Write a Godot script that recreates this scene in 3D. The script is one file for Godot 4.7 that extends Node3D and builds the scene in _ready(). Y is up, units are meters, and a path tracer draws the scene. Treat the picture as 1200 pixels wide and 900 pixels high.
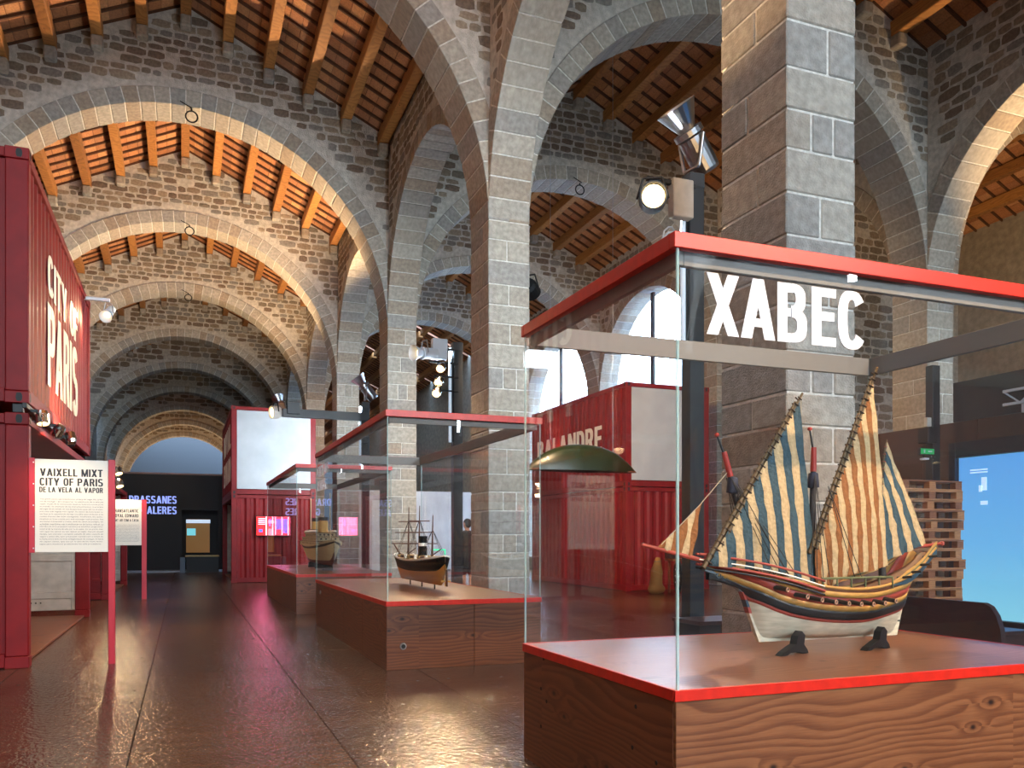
extends Node3D

# World: x to the right across the halls, y up, -z along the halls ("d" = -z). Metres.
const EYE := 1.33
const FOC := 985.0
const HOR := 630.0
const PITCH := 7.222      # pier spacing along the hall
const D0 := 5.59          # front face of the first pier
const PW := 0.72          # pier width
const PL := 0.906         # pier depth
var M := {}
var counts := {}
var boxes := {}
var rng := RandomNumberGenerator.new()
var yaw := atan(385.0 / 985.0)
var stone_shapes := []


class MB:
	var st := SurfaceTool.new()
	var T := Transform3D()
	func _init():
		st.begin(Mesh.PRIMITIVE_TRIANGLES)
		st.set_smooth_group(-1)
	func smooth(on := true):
		st.set_smooth_group(0 if on else -1)
	func tri(a: Vector3, b: Vector3, c: Vector3):
		st.add_vertex(T * a); st.add_vertex(T * c); st.add_vertex(T * b)
	func quad(a: Vector3, b: Vector3, c: Vector3, d: Vector3):
		tri(a, b, c); tri(a, c, d)
	func face(pts: Array, center: Vector3):
		# a flat convex face, turned away from center
		var m := Vector3()
		for p in pts: m += p
		m /= pts.size()
		var n: Vector3 = (pts[1] - pts[0]).cross(pts[2] - pts[0])
		var flip: bool = n.dot(m - center) < 0.0
		for i in range(1, pts.size() - 1):
			if flip: tri(pts[0], pts[i + 1], pts[i])
			else: tri(pts[0], pts[i], pts[i + 1])
	func hexa(c: Array, bev: float):
		# a block from eight corners (index = x + 2y + 4z) with chamfered edges
		var mid := Vector3()
		for p in c: mid += p / 8.0
		if bev <= 0.0:
			for a in 3:
				var b := (a + 1) % 3
				var e := (a + 2) % 3
				for s in 2:
					var i0 := s << a
					face([c[i0], c[i0 | (1 << b)], c[i0 | (1 << b) | (1 << e)], c[i0 | (1 << e)]], mid)
			return
		var P := []
		for i in 8:
			var row := []
			for a in 3:
				var p: Vector3 = c[i]
				for b in 3:
					if b != a:
						p += (c[i ^ (1 << b)] - c[i]).normalized() * bev
				row.append(p)
			P.append(row)
		for a in 3:
			var b := (a + 1) % 3
			var e := (a + 2) % 3
			for s in 2:
				var i0 := s << a
				face([P[i0][a], P[i0 | (1 << b)][a], P[i0 | (1 << b) | (1 << e)][a], P[i0 | (1 << e)][a]], mid)
			for k in 4:
				var i1 := ((k & 1) << b) | ((k >> 1) << e)
				var j1 := i1 | (1 << a)
				face([P[i1][b], P[j1][b], P[j1][e], P[i1][e]], mid)
		for i in 8:
			face([P[i][0], P[i][1], P[i][2]], mid)
	func box(center: Vector3, size: Vector3, bev := 0.0):
		var c := []
		for i in 8:
			c.append(center + size * Vector3((i & 1) - 0.5, ((i >> 1) & 1) - 0.5, ((i >> 2) & 1) - 0.5))
		hexa(c, bev)
	func rod(a: Vector3, b: Vector3, r0: float, r1 := -1.0, sides := 8, caps := true):
		if r1 < 0.0: r1 = r0
		tube([a, b], [r0, r1], sides, caps)
	func tube(pts: Array, rad: Array, sides := 8, caps := true):
		var n := pts.size()
		var rings := []
		var up := Vector3.UP
		for i in n:
			var t: Vector3 = (pts[mini(i + 1, n - 1)] - pts[maxi(i - 1, 0)]).normalized()
			if i == 0:
				up = Vector3.UP if absf(t.y) < 0.9 else Vector3.RIGHT
			var sx := t.cross(up).normalized()
			up = sx.cross(t).normalized()
			var ring := []
			for k in sides:
				var w := TAU * k / sides
				ring.append(pts[i] + (sx * cos(w) + up * sin(w)) * rad[i if rad.size() > 1 else 0])
			rings.append(ring)
		smooth(sides > 4)
		for i in n - 1:
			for k in sides:
				var k2 := (k + 1) % sides
				quad(rings[i][k], rings[i][k2], rings[i + 1][k2], rings[i + 1][k])
		smooth(false)
		if caps:
			for k in range(1, sides - 1):
				tri(rings[0][0], rings[0][k + 1], rings[0][k])
				tri(rings[n - 1][0], rings[n - 1][k], rings[n - 1][k + 1])
	func lathe(prof: Array, sides := 16, sm := true):
		# prof: Vector2(radius, y) from bottom to top, closed by points on the axis
		smooth(sm)
		for i in prof.size() - 1:
			for k in sides:
				var a0 := TAU * k / sides
				var a1 := TAU * (k + 1) / sides
				var p: Vector2 = prof[i]
				var q: Vector2 = prof[i + 1]
				var A := Vector3(p.x * cos(a0), p.y, -p.x * sin(a0))
				var B := Vector3(p.x * cos(a1), p.y, -p.x * sin(a1))
				var C := Vector3(q.x * cos(a1), q.y, -q.x * sin(a1))
				var D := Vector3(q.x * cos(a0), q.y, -q.x * sin(a0))
				if p.x > 1e-5: tri(A, B, C)
				if q.x > 1e-5: tri(A, C, D)
		smooth(false)
	func prism(poly: PackedVector2Array, z0: float, z1: float):
		# polygon in xy pulled from z0 to z1 (z1 > z0)
		if Geometry2D.is_polygon_clockwise(poly): poly.reverse()
		var idx := Geometry2D.triangulate_polygon(poly)
		for i in range(0, idx.size(), 3):
			var a := poly[idx[i]]
			var b := poly[idx[i + 1]]
			var c := poly[idx[i + 2]]
			if (b - a).cross(c - a) < 0.0:
				var t := b
				b = c; c = t
			tri(Vector3(a.x, a.y, z1), Vector3(b.x, b.y, z1), Vector3(c.x, c.y, z1))
			tri(Vector3(a.x, a.y, z0), Vector3(c.x, c.y, z0), Vector3(b.x, b.y, z0))
		for i in poly.size():
			var a := poly[i]
			var b := poly[(i + 1) % poly.size()]
			quad(Vector3(a.x, a.y, z0), Vector3(b.x, b.y, z0), Vector3(b.x, b.y, z1), Vector3(a.x, a.y, z1))
	func sheet(g: Array, sm := true):
		# grid of points g[i][j]; faces look along (di x dj)
		smooth(sm)
		for i in g.size() - 1:
			for j in g[i].size() - 1:
				quad(g[i][j], g[i + 1][j], g[i + 1][j + 1], g[i][j + 1])
		smooth(false)
	func torus(r: float, t: float, n := 20, m := 6):
		smooth()
		for i in n:
			for j in m:
				var q := []
				for e in [[0, 0], [1, 0], [1, 1], [0, 1]]:
					var u: float = TAU * (i + e[0]) / n
					var v: float = TAU * (j + e[1]) / m
					q.append(Vector3((r + t * cos(v)) * cos(u), (r + t * cos(v)) * sin(u), t * sin(v)))
				quad(q[0], q[1], q[2], q[3])
		smooth(false)
	func done() -> ArrayMesh:
		st.generate_normals()
		return st.commit()


func numbered(called: String, parent: Node) -> String:
	var key := str(parent.get_instance_id()) + called
	var n: int = counts.get(key, 0)
	counts[key] = n + 1
	return called if n == 0 else "%s_%03d" % [called, n]


func part(called: String, mesh: Mesh, mat: Material, parent: Node = self, at := Transform3D()) -> MeshInstance3D:
	var o := MeshInstance3D.new()
	o.name = numbered(called, parent)
	o.mesh = mesh
	o.material_override = mat
	o.transform = at
	parent.add_child(o, true)
	return o


func thing(called: String, label: String, category: String, at := Vector3.ZERO, turn := 0.0, group := "") -> Node3D:
	var o := Node3D.new()
	o.name = numbered(called, self)
	o.position = at
	o.rotation.y = turn
	add_child(o, true)
	tag(o, label, category, group)
	return o


func tag(o: Node, label: String, category := "", group := ""):
	if label: o.set_meta("label", label)
	if category: o.set_meta("category", category)
	if group: o.set_meta("group", group)


func struct_node(called: String, label: String, at := Vector3.ZERO) -> Node3D:
	var o := Node3D.new()
	o.name = numbered(called, self)
	o.position = at
	add_child(o, true)
	o.set_meta("kind", "structure")
	o.set_meta("label", label)
	return o


func V(X: float, Y: float, d: float) -> Vector3:
	return Vector3(X, Y, -d)


func at(p: Vector3, b := Basis()) -> Transform3D:
	return Transform3D(b, p)


func boxm(size: Vector3, bev := 0.004) -> ArrayMesh:
	var key := "%.3f %.3f %.3f %.4f" % [size.x, size.y, size.z, bev]
	if not boxes.has(key):
		var m := MB.new()
		m.box(Vector3.ZERO, size, bev)
		boxes[key] = m.done()
	return boxes[key]


func bx(called: String, x0: float, x1: float, y0: float, y1: float, d0: float, d1: float, mat: Material, parent: Node, bev := 0.004) -> MeshInstance3D:
	# box from world x, y, d ranges; parent's own place is taken off
	var c := Vector3((x0 + x1) / 2, (y0 + y1) / 2, -(d0 + d1) / 2)
	var off := Vector3.ZERO
	var q: Node = parent
	while q != self and q is Node3D:
		off += q.position
		q = q.get_parent()
	return part(called, boxm(Vector3(absf(x1 - x0), absf(y1 - y0), absf(d1 - d0)), bev), mat, parent, at(c - off))


func rod_part(called: String, a: Vector3, b: Vector3, r0: float, r1: float, mat: Material, parent: Node, sides := 8) -> MeshInstance3D:
	var m := MB.new()
	m.rod(a, b, r0, r1, sides)
	return part(called, m.done(), mat, parent)


func screen(p: Vector3) -> Vector3:
	# picture position (1200 x 900) and depth: only used to choose how finely a far piece is split
	var x := p.x * cos(yaw) + p.z * sin(yaw)
	var z := p.x * sin(yaw) - p.z * cos(yaw)
	if z < 0.2: return Vector3(-9999, -9999, 0.2)
	return Vector3(600 + FOC * x / z, HOR - FOC * (p.y - EYE) / z, z)


func in_frame(p: Vector3, margin := 25.0) -> bool:
	var s := screen(p)
	return s.x > -margin and s.x < 1200 + margin and s.y > -margin and s.y < 900 + margin


func pieces(called: String, parent: Node3D, meshes: Array, mats: Array, places: Array, size: float, least := 9.0, most := 300):
	# places: [Transform3D (local to parent), mesh number, material number]; the ones that show largest become parts, the rest one part
	var ranked := []
	for p in places:
		var w: Vector3 = parent.position + p[0].origin
		var s := screen(w)
		var px: float = FOC * size / s.z
		ranked.append([px if in_frame(w) and px >= least else -1.0, p])
	ranked.sort_custom(func(a, b): return a[0] > b[0])
	var rest := []
	var n := 0
	for r in ranked:
		if r[0] > 0.0 and n < most:
			part(called, meshes[r[1][1]], mats[r[1][2]], parent, r[1][0])
			n += 1
		else:
			rest.append(r[1])
	if rest.is_empty(): return
	for k in meshes.size():
		var mine := rest.filter(func(p): return p[1] == k)
		if mine.is_empty(): continue
		var mm := MultiMesh.new()
		mm.transform_format = MultiMesh.TRANSFORM_3D
		mm.use_colors = true
		mm.mesh = meshes[k]
		mm.instance_count = mine.size()
		for i in mine.size():
			mm.set_instance_transform(i, mine[i][0])
			var c: Color = mats[mine[i][2]].albedo_color
			mm.set_instance_color(i, c.srgb_to_linear())
		var o := MultiMeshInstance3D.new()
		o.name = numbered(called + "_field", parent)
		o.multimesh = mm
		o.material_override = mats[mats.size() - 1]
		o.set_meta("kind", "stuff")
		parent.add_child(o, true)


# ---------- materials ----------
func noise_tex(seed_: int, freq: float, lo: float, hi: float, type := FastNoiseLite.TYPE_SIMPLEX_SMOOTH, oct := 5, size := 512) -> NoiseTexture2D:
	var n := FastNoiseLite.new()
	n.noise_type = type
	n.seed = seed_
	n.frequency = freq
	n.fractal_octaves = oct
	var t := NoiseTexture2D.new()
	t.width = size; t.height = size
	t.seamless = true
	t.noise = n
	var g := Gradient.new()
	g.set_color(0, Color(lo, lo, lo)); g.set_color(1, Color(hi, hi, hi))
	t.color_ramp = g
	return t


func wood_tex(w: int, h: int, rings: float, warp: float, dark: Color, light: Color, seed_: int, knots: int, streak := 0.25) -> ImageTexture:
	var n := FastNoiseLite.new()
	n.seed = seed_; n.frequency = 1.0; n.noise_type = FastNoiseLite.TYPE_SIMPLEX_SMOOTH
	n.fractal_octaves = 3
	var r := RandomNumberGenerator.new()
	r.seed = seed_
	var ks := []
	for i in knots: ks.append(Vector3(r.randf_range(0.05, 0.95) * w, r.randf_range(0.08, 0.92) * h, r.randf_range(0.7, 1.3)))
	var im := Image.create(w, h, false, Image.FORMAT_RGB8)
	for y in h:
		for x in w:
			var u := float(x) / h
			var v := float(y) / h
			var kd := 0.0
			var core := 0.0
			for k in ks:
				var dx: float = (x - k.x) / h
				var dy: float = (y - k.y) / h
				if absf(dx) < 0.35 and absf(dy) < 0.2:
					var q: float = dx * dx * 14.0 + dy * dy * 120.0
					kd += 0.09 * exp(-q * 6.0 / k.z) * signf(dy)
					core = maxf(core, exp(-(dx * dx + dy * dy * 2.0) * 3000.0 / k.z))
			var ph := (v + kd + warp * n.get_noise_2d(u * 0.45, v * 1.6)) * rings
			var f := ph - floorf(ph)
			var ring := pow(smoothstep(0.0, 0.85, f), 1.8) * (1.0 - smoothstep(0.88, 1.0, f))
			var s := n.get_noise_2d(u * 5.0 + 40.0, v * 160.0) * streak
			var t := clampf(ring * 0.62 + 0.16 + s + 0.18 * n.get_noise_2d(u * 1.5 + 9.0, v * 5.0), 0.0, 1.0)
			var c := light.lerp(dark, t).lerp(Color(0.08, 0.04, 0.03), core * 0.85)
			im.set_pixel(x, y, c)
	im.generate_mipmaps()
	return ImageTexture.create_from_image(im)


func mat(key: String, col: Color, rough := 0.8, metal := 0.0, spec := 0.5) -> StandardMaterial3D:
	if M.has(key): return M[key]
	var m := StandardMaterial3D.new()
	m.resource_name = key
	m.albedo_color = col
	m.roughness = rough
	m.metallic = metal
	m.metallic_specular = spec
	M[key] = m
	return m


func textured(m: StandardMaterial3D, tex: Texture2D, scale: Vector3, world := true, bump: Texture2D = null, bump_cm := 0.0) -> StandardMaterial3D:
	m.albedo_texture = tex
	m.uv1_triplanar = true
	m.uv1_world_triplanar = world
	m.uv1_triplanar_sharpness = 4.0
	m.uv1_scale = scale
	if bump:
		m.heightmap_enabled = true
		m.heightmap_texture = bump
		m.heightmap_scale = bump_cm
	return m


func glow(key: String, col: Color, energy: float) -> StandardMaterial3D:
	var m := mat(key, col, 0.5)
	m.emission_enabled = true
	m.emission = col
	m.emission_energy_multiplier = energy
	return m


func tinted(key: String, cols: Array, tex: Texture2D, scale: Vector3, rough: float, bump: Texture2D = null, bump_cm := 0.0) -> Array:
	# a list of tints for parts, and last the one that copies in a field wear (tinted copy by copy)
	var out := []
	for i in cols.size():
		out.append(textured(mat(key + str(i), cols[i], rough), tex, scale, true, bump, bump_cm))
	var f: StandardMaterial3D = textured(mat(key + "field", Color.WHITE, rough), tex, scale, true, bump, bump_cm)
	f.vertex_color_use_as_albedo = true
	out.append(f)
	return out


func make_materials():
	var blotch := noise_tex(3, 0.012, 0.78, 1.0)
	var grit := noise_tex(5, 0.06, 0.45, 1.0)
	var pores := noise_tex(8, 0.035, 0.2, 1.0, FastNoiseLite.TYPE_CELLULAR, 3)
	M.blotch = blotch; M.grit = grit
	textured(mat("mortar", Color(0.80, 0.775, 0.73), 0.95), blotch, Vector3(0.9, 0.9, 0.9), true, grit, 2.5)
	textured(mat("plaster", Color(0.62, 0.57, 0.5), 0.95), blotch, Vector3(0.5, 0.5, 0.5), true, grit, 1.5)
	M.ashlar = tinted("ashlar", [Color(0.66, 0.62, 0.565), Color(0.70, 0.665, 0.61), Color(0.62, 0.60, 0.57), Color(0.68, 0.65, 0.60), Color(0.64, 0.58, 0.51)], blotch, Vector3(1.3, 1.3, 1.3), 0.9, grit, 1.0)
	M.rubble = tinted("rubble", [Color(0.59, 0.53, 0.46), Color(0.53, 0.48, 0.42), Color(0.64, 0.58, 0.50), Color(0.57, 0.55, 0.52), Color(0.51, 0.44, 0.38)], blotch, Vector3(1.7, 1.7, 1.7), 0.95, grit, 1.6)
	textured(mat("joint", Color(0.86, 0.84, 0.80), 0.95), blotch, Vector3(2, 2, 2), true, grit, 0.6)
	var grain := wood_tex(512, 256, 9.0, 0.2, Color(0.8, 0.78, 0.76), Color(1, 1, 1), 11, 2)
	M.beam = tinted("beam", [Color(0.66, 0.44, 0.21), Color(0.61, 0.40, 0.19), Color(0.70, 0.475, 0.235)], grain, Vector3(1.6, 1.6, 0.6), 0.7)
	textured(mat("lathwood", Color(0.36, 0.22, 0.12), 0.8), grain, Vector3(1.6, 1.6, 1.6))
	textured(mat("deck", Color(0.42, 0.26, 0.16), 0.85), grain, Vector3(1, 1, 1))
	M.tile = tinted("tile", [Color(0.78, 0.53, 0.34), Color(0.73, 0.48, 0.30), Color(0.83, 0.59, 0.39), Color(0.70, 0.47, 0.32)], blotch, Vector3(2.5, 2.5, 2.5), 0.85)
	# timber of the show cases
	var ply := wood_tex(1024, 512, 24.0, 0.13, Color(0.70, 0.59, 0.53), Color(1, 0.97, 0.94), 21, 7)
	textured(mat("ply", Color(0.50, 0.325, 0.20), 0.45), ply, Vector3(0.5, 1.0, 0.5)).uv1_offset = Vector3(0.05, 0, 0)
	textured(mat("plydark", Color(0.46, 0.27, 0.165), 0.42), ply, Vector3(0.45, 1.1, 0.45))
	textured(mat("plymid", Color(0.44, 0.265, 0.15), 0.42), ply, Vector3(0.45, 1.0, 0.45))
	textured(mat("plytop", Color(0.54, 0.385, 0.28), 0.32), ply, Vector3(0.6, 1.0, 1.4))
	var wrinkle := noise_tex(31, 0.05, 0.0, 1.0, FastNoiseLite.TYPE_SIMPLEX_SMOOTH, 3, 1024)
	var floorply := wood_tex(512, 512, 7.0, 0.4, Color(0.78, 0.70, 0.66), Color(1, 1, 1), 41, 3, 0.12)
	for i in 4:
		var c: Color = [Color(0.35, 0.25, 0.19), Color(0.33, 0.235, 0.18), Color(0.37, 0.265, 0.20), Color(0.34, 0.245, 0.19)][i]
		var fm := textured(mat("floor%d" % i, c, 0.19), floorply, Vector3(0.45, 0.45, 0.3), true, wrinkle, 0.45)
		fm.metallic_specular = 0.30
		fm.uv1_offset = Vector3(0.13 * i, 0, 0.29 * i)
	textured(mat("floorgap", Color(0.10, 0.06, 0.045), 0.6), blotch, Vector3(1, 1, 1))
	# paint and metal
	textured(mat("red", Color(0.50, 0.072, 0.085), 0.5, 0.0, 0.35), noise_tex(17, 0.01, 0.86, 1.0), Vector3(0.5, 0.5, 0.5))
	textured(mat("redtrim", Color(0.80, 0.135, 0.065), 0.38), noise_tex(18, 0.02, 0.88, 1.0), Vector3(1, 1, 1))
	mat("signred", Color(0.70, 0.075, 0.16), 0.45)
	textured(mat("greywhite", Color(0.78, 0.755, 0.71), 0.6), noise_tex(19, 0.012, 0.86, 1.0), Vector3(0.6, 0.6, 0.6))
	textured(mat("screenwhite", Color(0.70, 0.71, 0.72), 0.7), noise_tex(20, 0.006, 0.9, 1.0), Vector3(0.3, 0.3, 0.3))
	mat("signwhite", Color(0.87, 0.85, 0.80), 0.5)
	mat("ink", Color(0.13, 0.15, 0.19), 0.6)
	mat("inkgrey", Color(0.15, 0.15, 0.15), 0.7)
	mat("white", Color(0.80, 0.80, 0.82), 0.55)
	mat("letterwhite", Color(0.93, 0.90, 0.84), 0.6)
	mat("black", Color(0.025, 0.027, 0.03), 0.6)
	mat("dark", Color(0.05, 0.055, 0.06), 0.5)
	mat("post", Color(0.105, 0.115, 0.13), 0.45)
	mat("blackwall", Color(0.035, 0.038, 0.045), 0.75)
	mat("steel", Color(0.68, 0.69, 0.71), 0.28, 1.0)
	mat("aluminium", Color(0.60, 0.60, 0.60), 0.35, 0.9)
	mat("tubewhite", Color(0.78, 0.81, 0.84), 0.4)
	mat("chrome", Color(0.85, 0.85, 0.85), 0.12, 1.0)
	mat("iron", Color(0.06, 0.06, 0.06), 0.6, 0.4)
	mat("rubber", Color(0.04, 0.04, 0.04), 0.8)
	mat("sack", Color(0.55, 0.38, 0.17), 0.9)
	mat("rope", Color(0.42, 0.35, 0.26), 0.9)
	mat("bulb", Color(1, 0.86, 0.6))
	glow("bulb", Color(1.0, 0.86, 0.62), 5.0)
	var g := mat("glass", Color(0.85, 0.93, 0.92, 0.001), 0.0)
	g.transparency = BaseMaterial3D.TRANSPARENCY_ALPHA
	g.metallic_specular = 0.37
	var ge := mat("glassedge", Color(0.72, 0.84, 0.82, 0.45), 0.1)
	ge.transparency = BaseMaterial3D.TRANSPARENCY_ALPHA
	var gw := mat("windowglass", Color(0.9, 0.96, 1.0, 0.03), 0.0)
	gw.transparency = BaseMaterial3D.TRANSPARENCY_ALPHA


# ---------- the building ----------
func drop(j: float) -> float:
	return -0.105 * (j - 2.0)


func pier_d(j: float) -> float:
	return D0 + PITCH * j


const SPRING := 6.38
const RIDGE := 12.86
const SLOPE := 0.47
const RING := 0.36


func stones_for_walls():
	# seven pillow-faced stones, unit size, back at z = 0
	for k in 7:
		var m := MB.new()
		var n := 10
		var outer := []
		var inner := []
		for i in n:
			var w := TAU * i / n + rng.randf_range(-0.12, 0.12)
			var c := Vector2(cos(w), sin(w))
			var q := pow(pow(absf(c.x), 7.0) + pow(absf(c.y), 7.0), -1.0 / 7.0) * rng.randf_range(0.86, 1.0)
			var p := c * q * 0.5
			outer.append(Vector3(p.x, p.y, 0))
			inner.append(Vector3(p.x * 0.86, p.y * 0.80, 0.75 + rng.randf_range(-0.12, 0.12)))
		var top := Vector3(rng.randf_range(-0.1, 0.1), rng.randf_range(-0.1, 0.1), 1.0)
		m.smooth()
		for i in n:
			var e := (i + 1) % n
			m.quad(outer[i], outer[e], inner[e], inner[i])
			m.tri(inner[i], inner[e], top)
		stone_shapes.append(m.done())


func wedge(R: float, t: float, depth: float, ang: float, gap: float, bev: float) -> ArrayMesh:
	# an arch stone standing at the top of a ring whose centre is the origin; front at z = 0
	var m := MB.new()
	var c := []
	for i in 8:
		var r := R if not (i & 2) else R + t
		var w := ang / 2 - gap / (2.0 * R)
		var s := -1.0 if not (i & 1) else 1.0
		c.append(Vector3(sin(w * s) * r, cos(w) * r, -depth if not (i & 4) else 0.0))
	m.hexa(c, bev)
	return m.done()


func rubble_places(u0: float, u1: float, v0: float, v1: float, inside: Callable, to_place: Callable, row := 0.185) -> Array:
	var out := []
	var v := v0
	while v < v1:
		var rh := row * rng.randf_range(0.8, 1.25)
		var u := u0 + rng.randf_range(-0.3, 0.0)
		while u < u1:
			var w := rh * rng.randf_range(1.1, 2.5)
			var hw := w / 2 - 0.017
			var hh := rh / 2 - 0.016
			var cu := u + w / 2
			var cv := v + rh / 2 + rng.randf_range(-0.015, 0.015)
			if rng.randf() > 0.05 and inside.call(cu - hw, cv - hh) and inside.call(cu + hw, cv - hh) and inside.call(cu - hw, cv + hh) and inside.call(cu + hw, cv + hh):
				out.append([to_place.call(cu, cv, hw * 2.12, hh * 2.12, rng.randf_range(0.010, 0.026)), rng.randi() % stone_shapes.size(), rng.randi() % 5])
			u += w
		v += rh
	return out


func cross_wall(Xc: float, R: float, j: int, label: String):
	# a diaphragm wall over a hall: stone ring, rubble above it up to the roof, corbels under the beams
	var d := pier_d(j)
	var sp := SPRING + drop(j)
	var wall := struct_node("wall_arch", label, Vector3(Xc, 0, -d))
	var far := screen(V(Xc, 10, d)).z
	var ridge := RIDGE + drop(j)
	var roof := func(x): return ridge - SLOPE * absf(x) + 0.37
	var core := MB.new()
	var n := 64
	var half := R + RING
	for i in n:
		var xs := [-half + 2 * half * i / n, -half + 2 * half * (i + 1) / n]
		var b := []
		var t := []
		for x in xs:
			var o := R + RING * 0.8
			b.append(sp + (sqrt(o * o - x * x) if absf(x) < o else 0.0))
			t.append(roof.call(x))
		var zf := -0.035
		var zb := -PL + 0.035
		core.quad(Vector3(xs[0], b[0], zf), Vector3(xs[1], b[1], zf), Vector3(xs[1], t[1], zf), Vector3(xs[0], t[0], zf))
		core.quad(Vector3(xs[1], b[1], zb), Vector3(xs[0], b[0], zb), Vector3(xs[0], t[0], zb), Vector3(xs[1], t[1], zb))
		core.quad(Vector3(xs[0], b[0], zb), Vector3(xs[1], b[1], zb), Vector3(xs[1], b[1], zf), Vector3(xs[0], b[0], zf))
		core.quad(Vector3(xs[0], t[0], zf), Vector3(xs[1], t[1], zf), Vector3(xs[1], t[1], zb), Vector3(xs[0], t[0], zb))
	part("mortar", core.done(), M.mortar, wall)
	# the ring
	var nv := 46
	var shape := wedge(R, RING, PL, PI / nv, 0.022, 0.010)
	var ring := []
	for i in nv:
		var w := PI / 2 - PI * (i + 0.5) / nv
		ring.append([Transform3D(Basis(Vector3(0, 0, 1), w), Vector3(0, sp, 0)), 0, rng.randi() % 5])
	var liner := MB.new()
	for i in 40:
		var a0 := PI * i / 40
		var a1 := PI * (i + 1) / 40
		var rr := R + 0.015
		var p := Vector3(cos(a0) * rr, sp + sin(a0) * rr, -0.01)
		var q := Vector3(cos(a1) * rr, sp + sin(a1) * rr, -0.01)
		var p2 := Vector3(cos(a0) * (R + RING - 0.01), sp + sin(a0) * (R + RING - 0.01), -0.01)
		var q2 := Vector3(cos(a1) * (R + RING - 0.01), sp + sin(a1) * (R + RING - 0.01), -0.01)
		var bk := Vector3(0, 0, -PL + 0.02)
		liner.quad(p, p2, q2, q)
		liner.quad(p, q, q + bk, p + bk)
	part("joint", liner.done(), M.joint, wall)
	ring.map(func(r): r[0].origin.y = sp)
	var mids := ring.duplicate(true)
	# rank by the place of each stone itself
	var placed := []
	for r in mids: placed.append(r)
	_ring_pieces(wall, shape, placed, R)
	# rubble
	var inside := func(x, y): return y > sp + 0.02 and Vector2(x, y - sp).length() > R + RING + 0.08 and absf(x) < half and y < roof.call(x) - 0.03
	var put := func(u, v, w, h, t): return Transform3D(Basis(Vector3(w, 0, 0), Vector3(0, h, 0), Vector3(0, 0, t)), Vector3(u, v, -0.036))
	var rowh := 0.185 if far < 45 else 0.26
	pieces("stone", wall, stone_shapes, M.rubble, rubble_places(-half, half, sp, ridge + 0.4, inside, put, rowh), 0.3, 9.0, 300)
	# corbels
	var cm := boxm(Vector3(0.24, 0.26, 0.26), 0.03)
	for k in range(-5, 6):
		var x := k * 0.885
		if absf(x) < R:
			var c := Vector3(x, ridge - SLOPE * absf(x) - 0.13, 0.07)
			part("corbel", cm, M.ashlar[(k + 5) % 5], wall, at(c))


func _ring_pieces(wall: Node3D, shape: ArrayMesh, ring: Array, R: float):
	var rest := []
	for r in ring:
		var w: Vector3 = wall.position + r[0] * Vector3(0, R, 0)
		if in_frame(w, 60) and FOC * 0.3 / screen(w).z > 4.5:
			part("voussoir", shape, M.ashlar[r[2]], wall, r[0])
		else:
			rest.append(r)
	if rest.is_empty(): return
	var mm := MultiMesh.new()
	mm.transform_format = MultiMesh.TRANSFORM_3D
	mm.use_colors = true
	mm.mesh = shape
	mm.instance_count = rest.size()
	for i in rest.size():
		mm.set_instance_transform(i, rest[i][0])
		mm.set_instance_color(i, M.ashlar[rest[i][2]].albedo_color.srgb_to_linear())
	var o := MultiMeshInstance3D.new()
	o.name = numbered("voussoir_field", wall)
	o.multimesh = mm
	o.material_override = M.ashlar[5]
	o.set_meta("kind", "stuff")
	wall.add_child(o, true)


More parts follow.
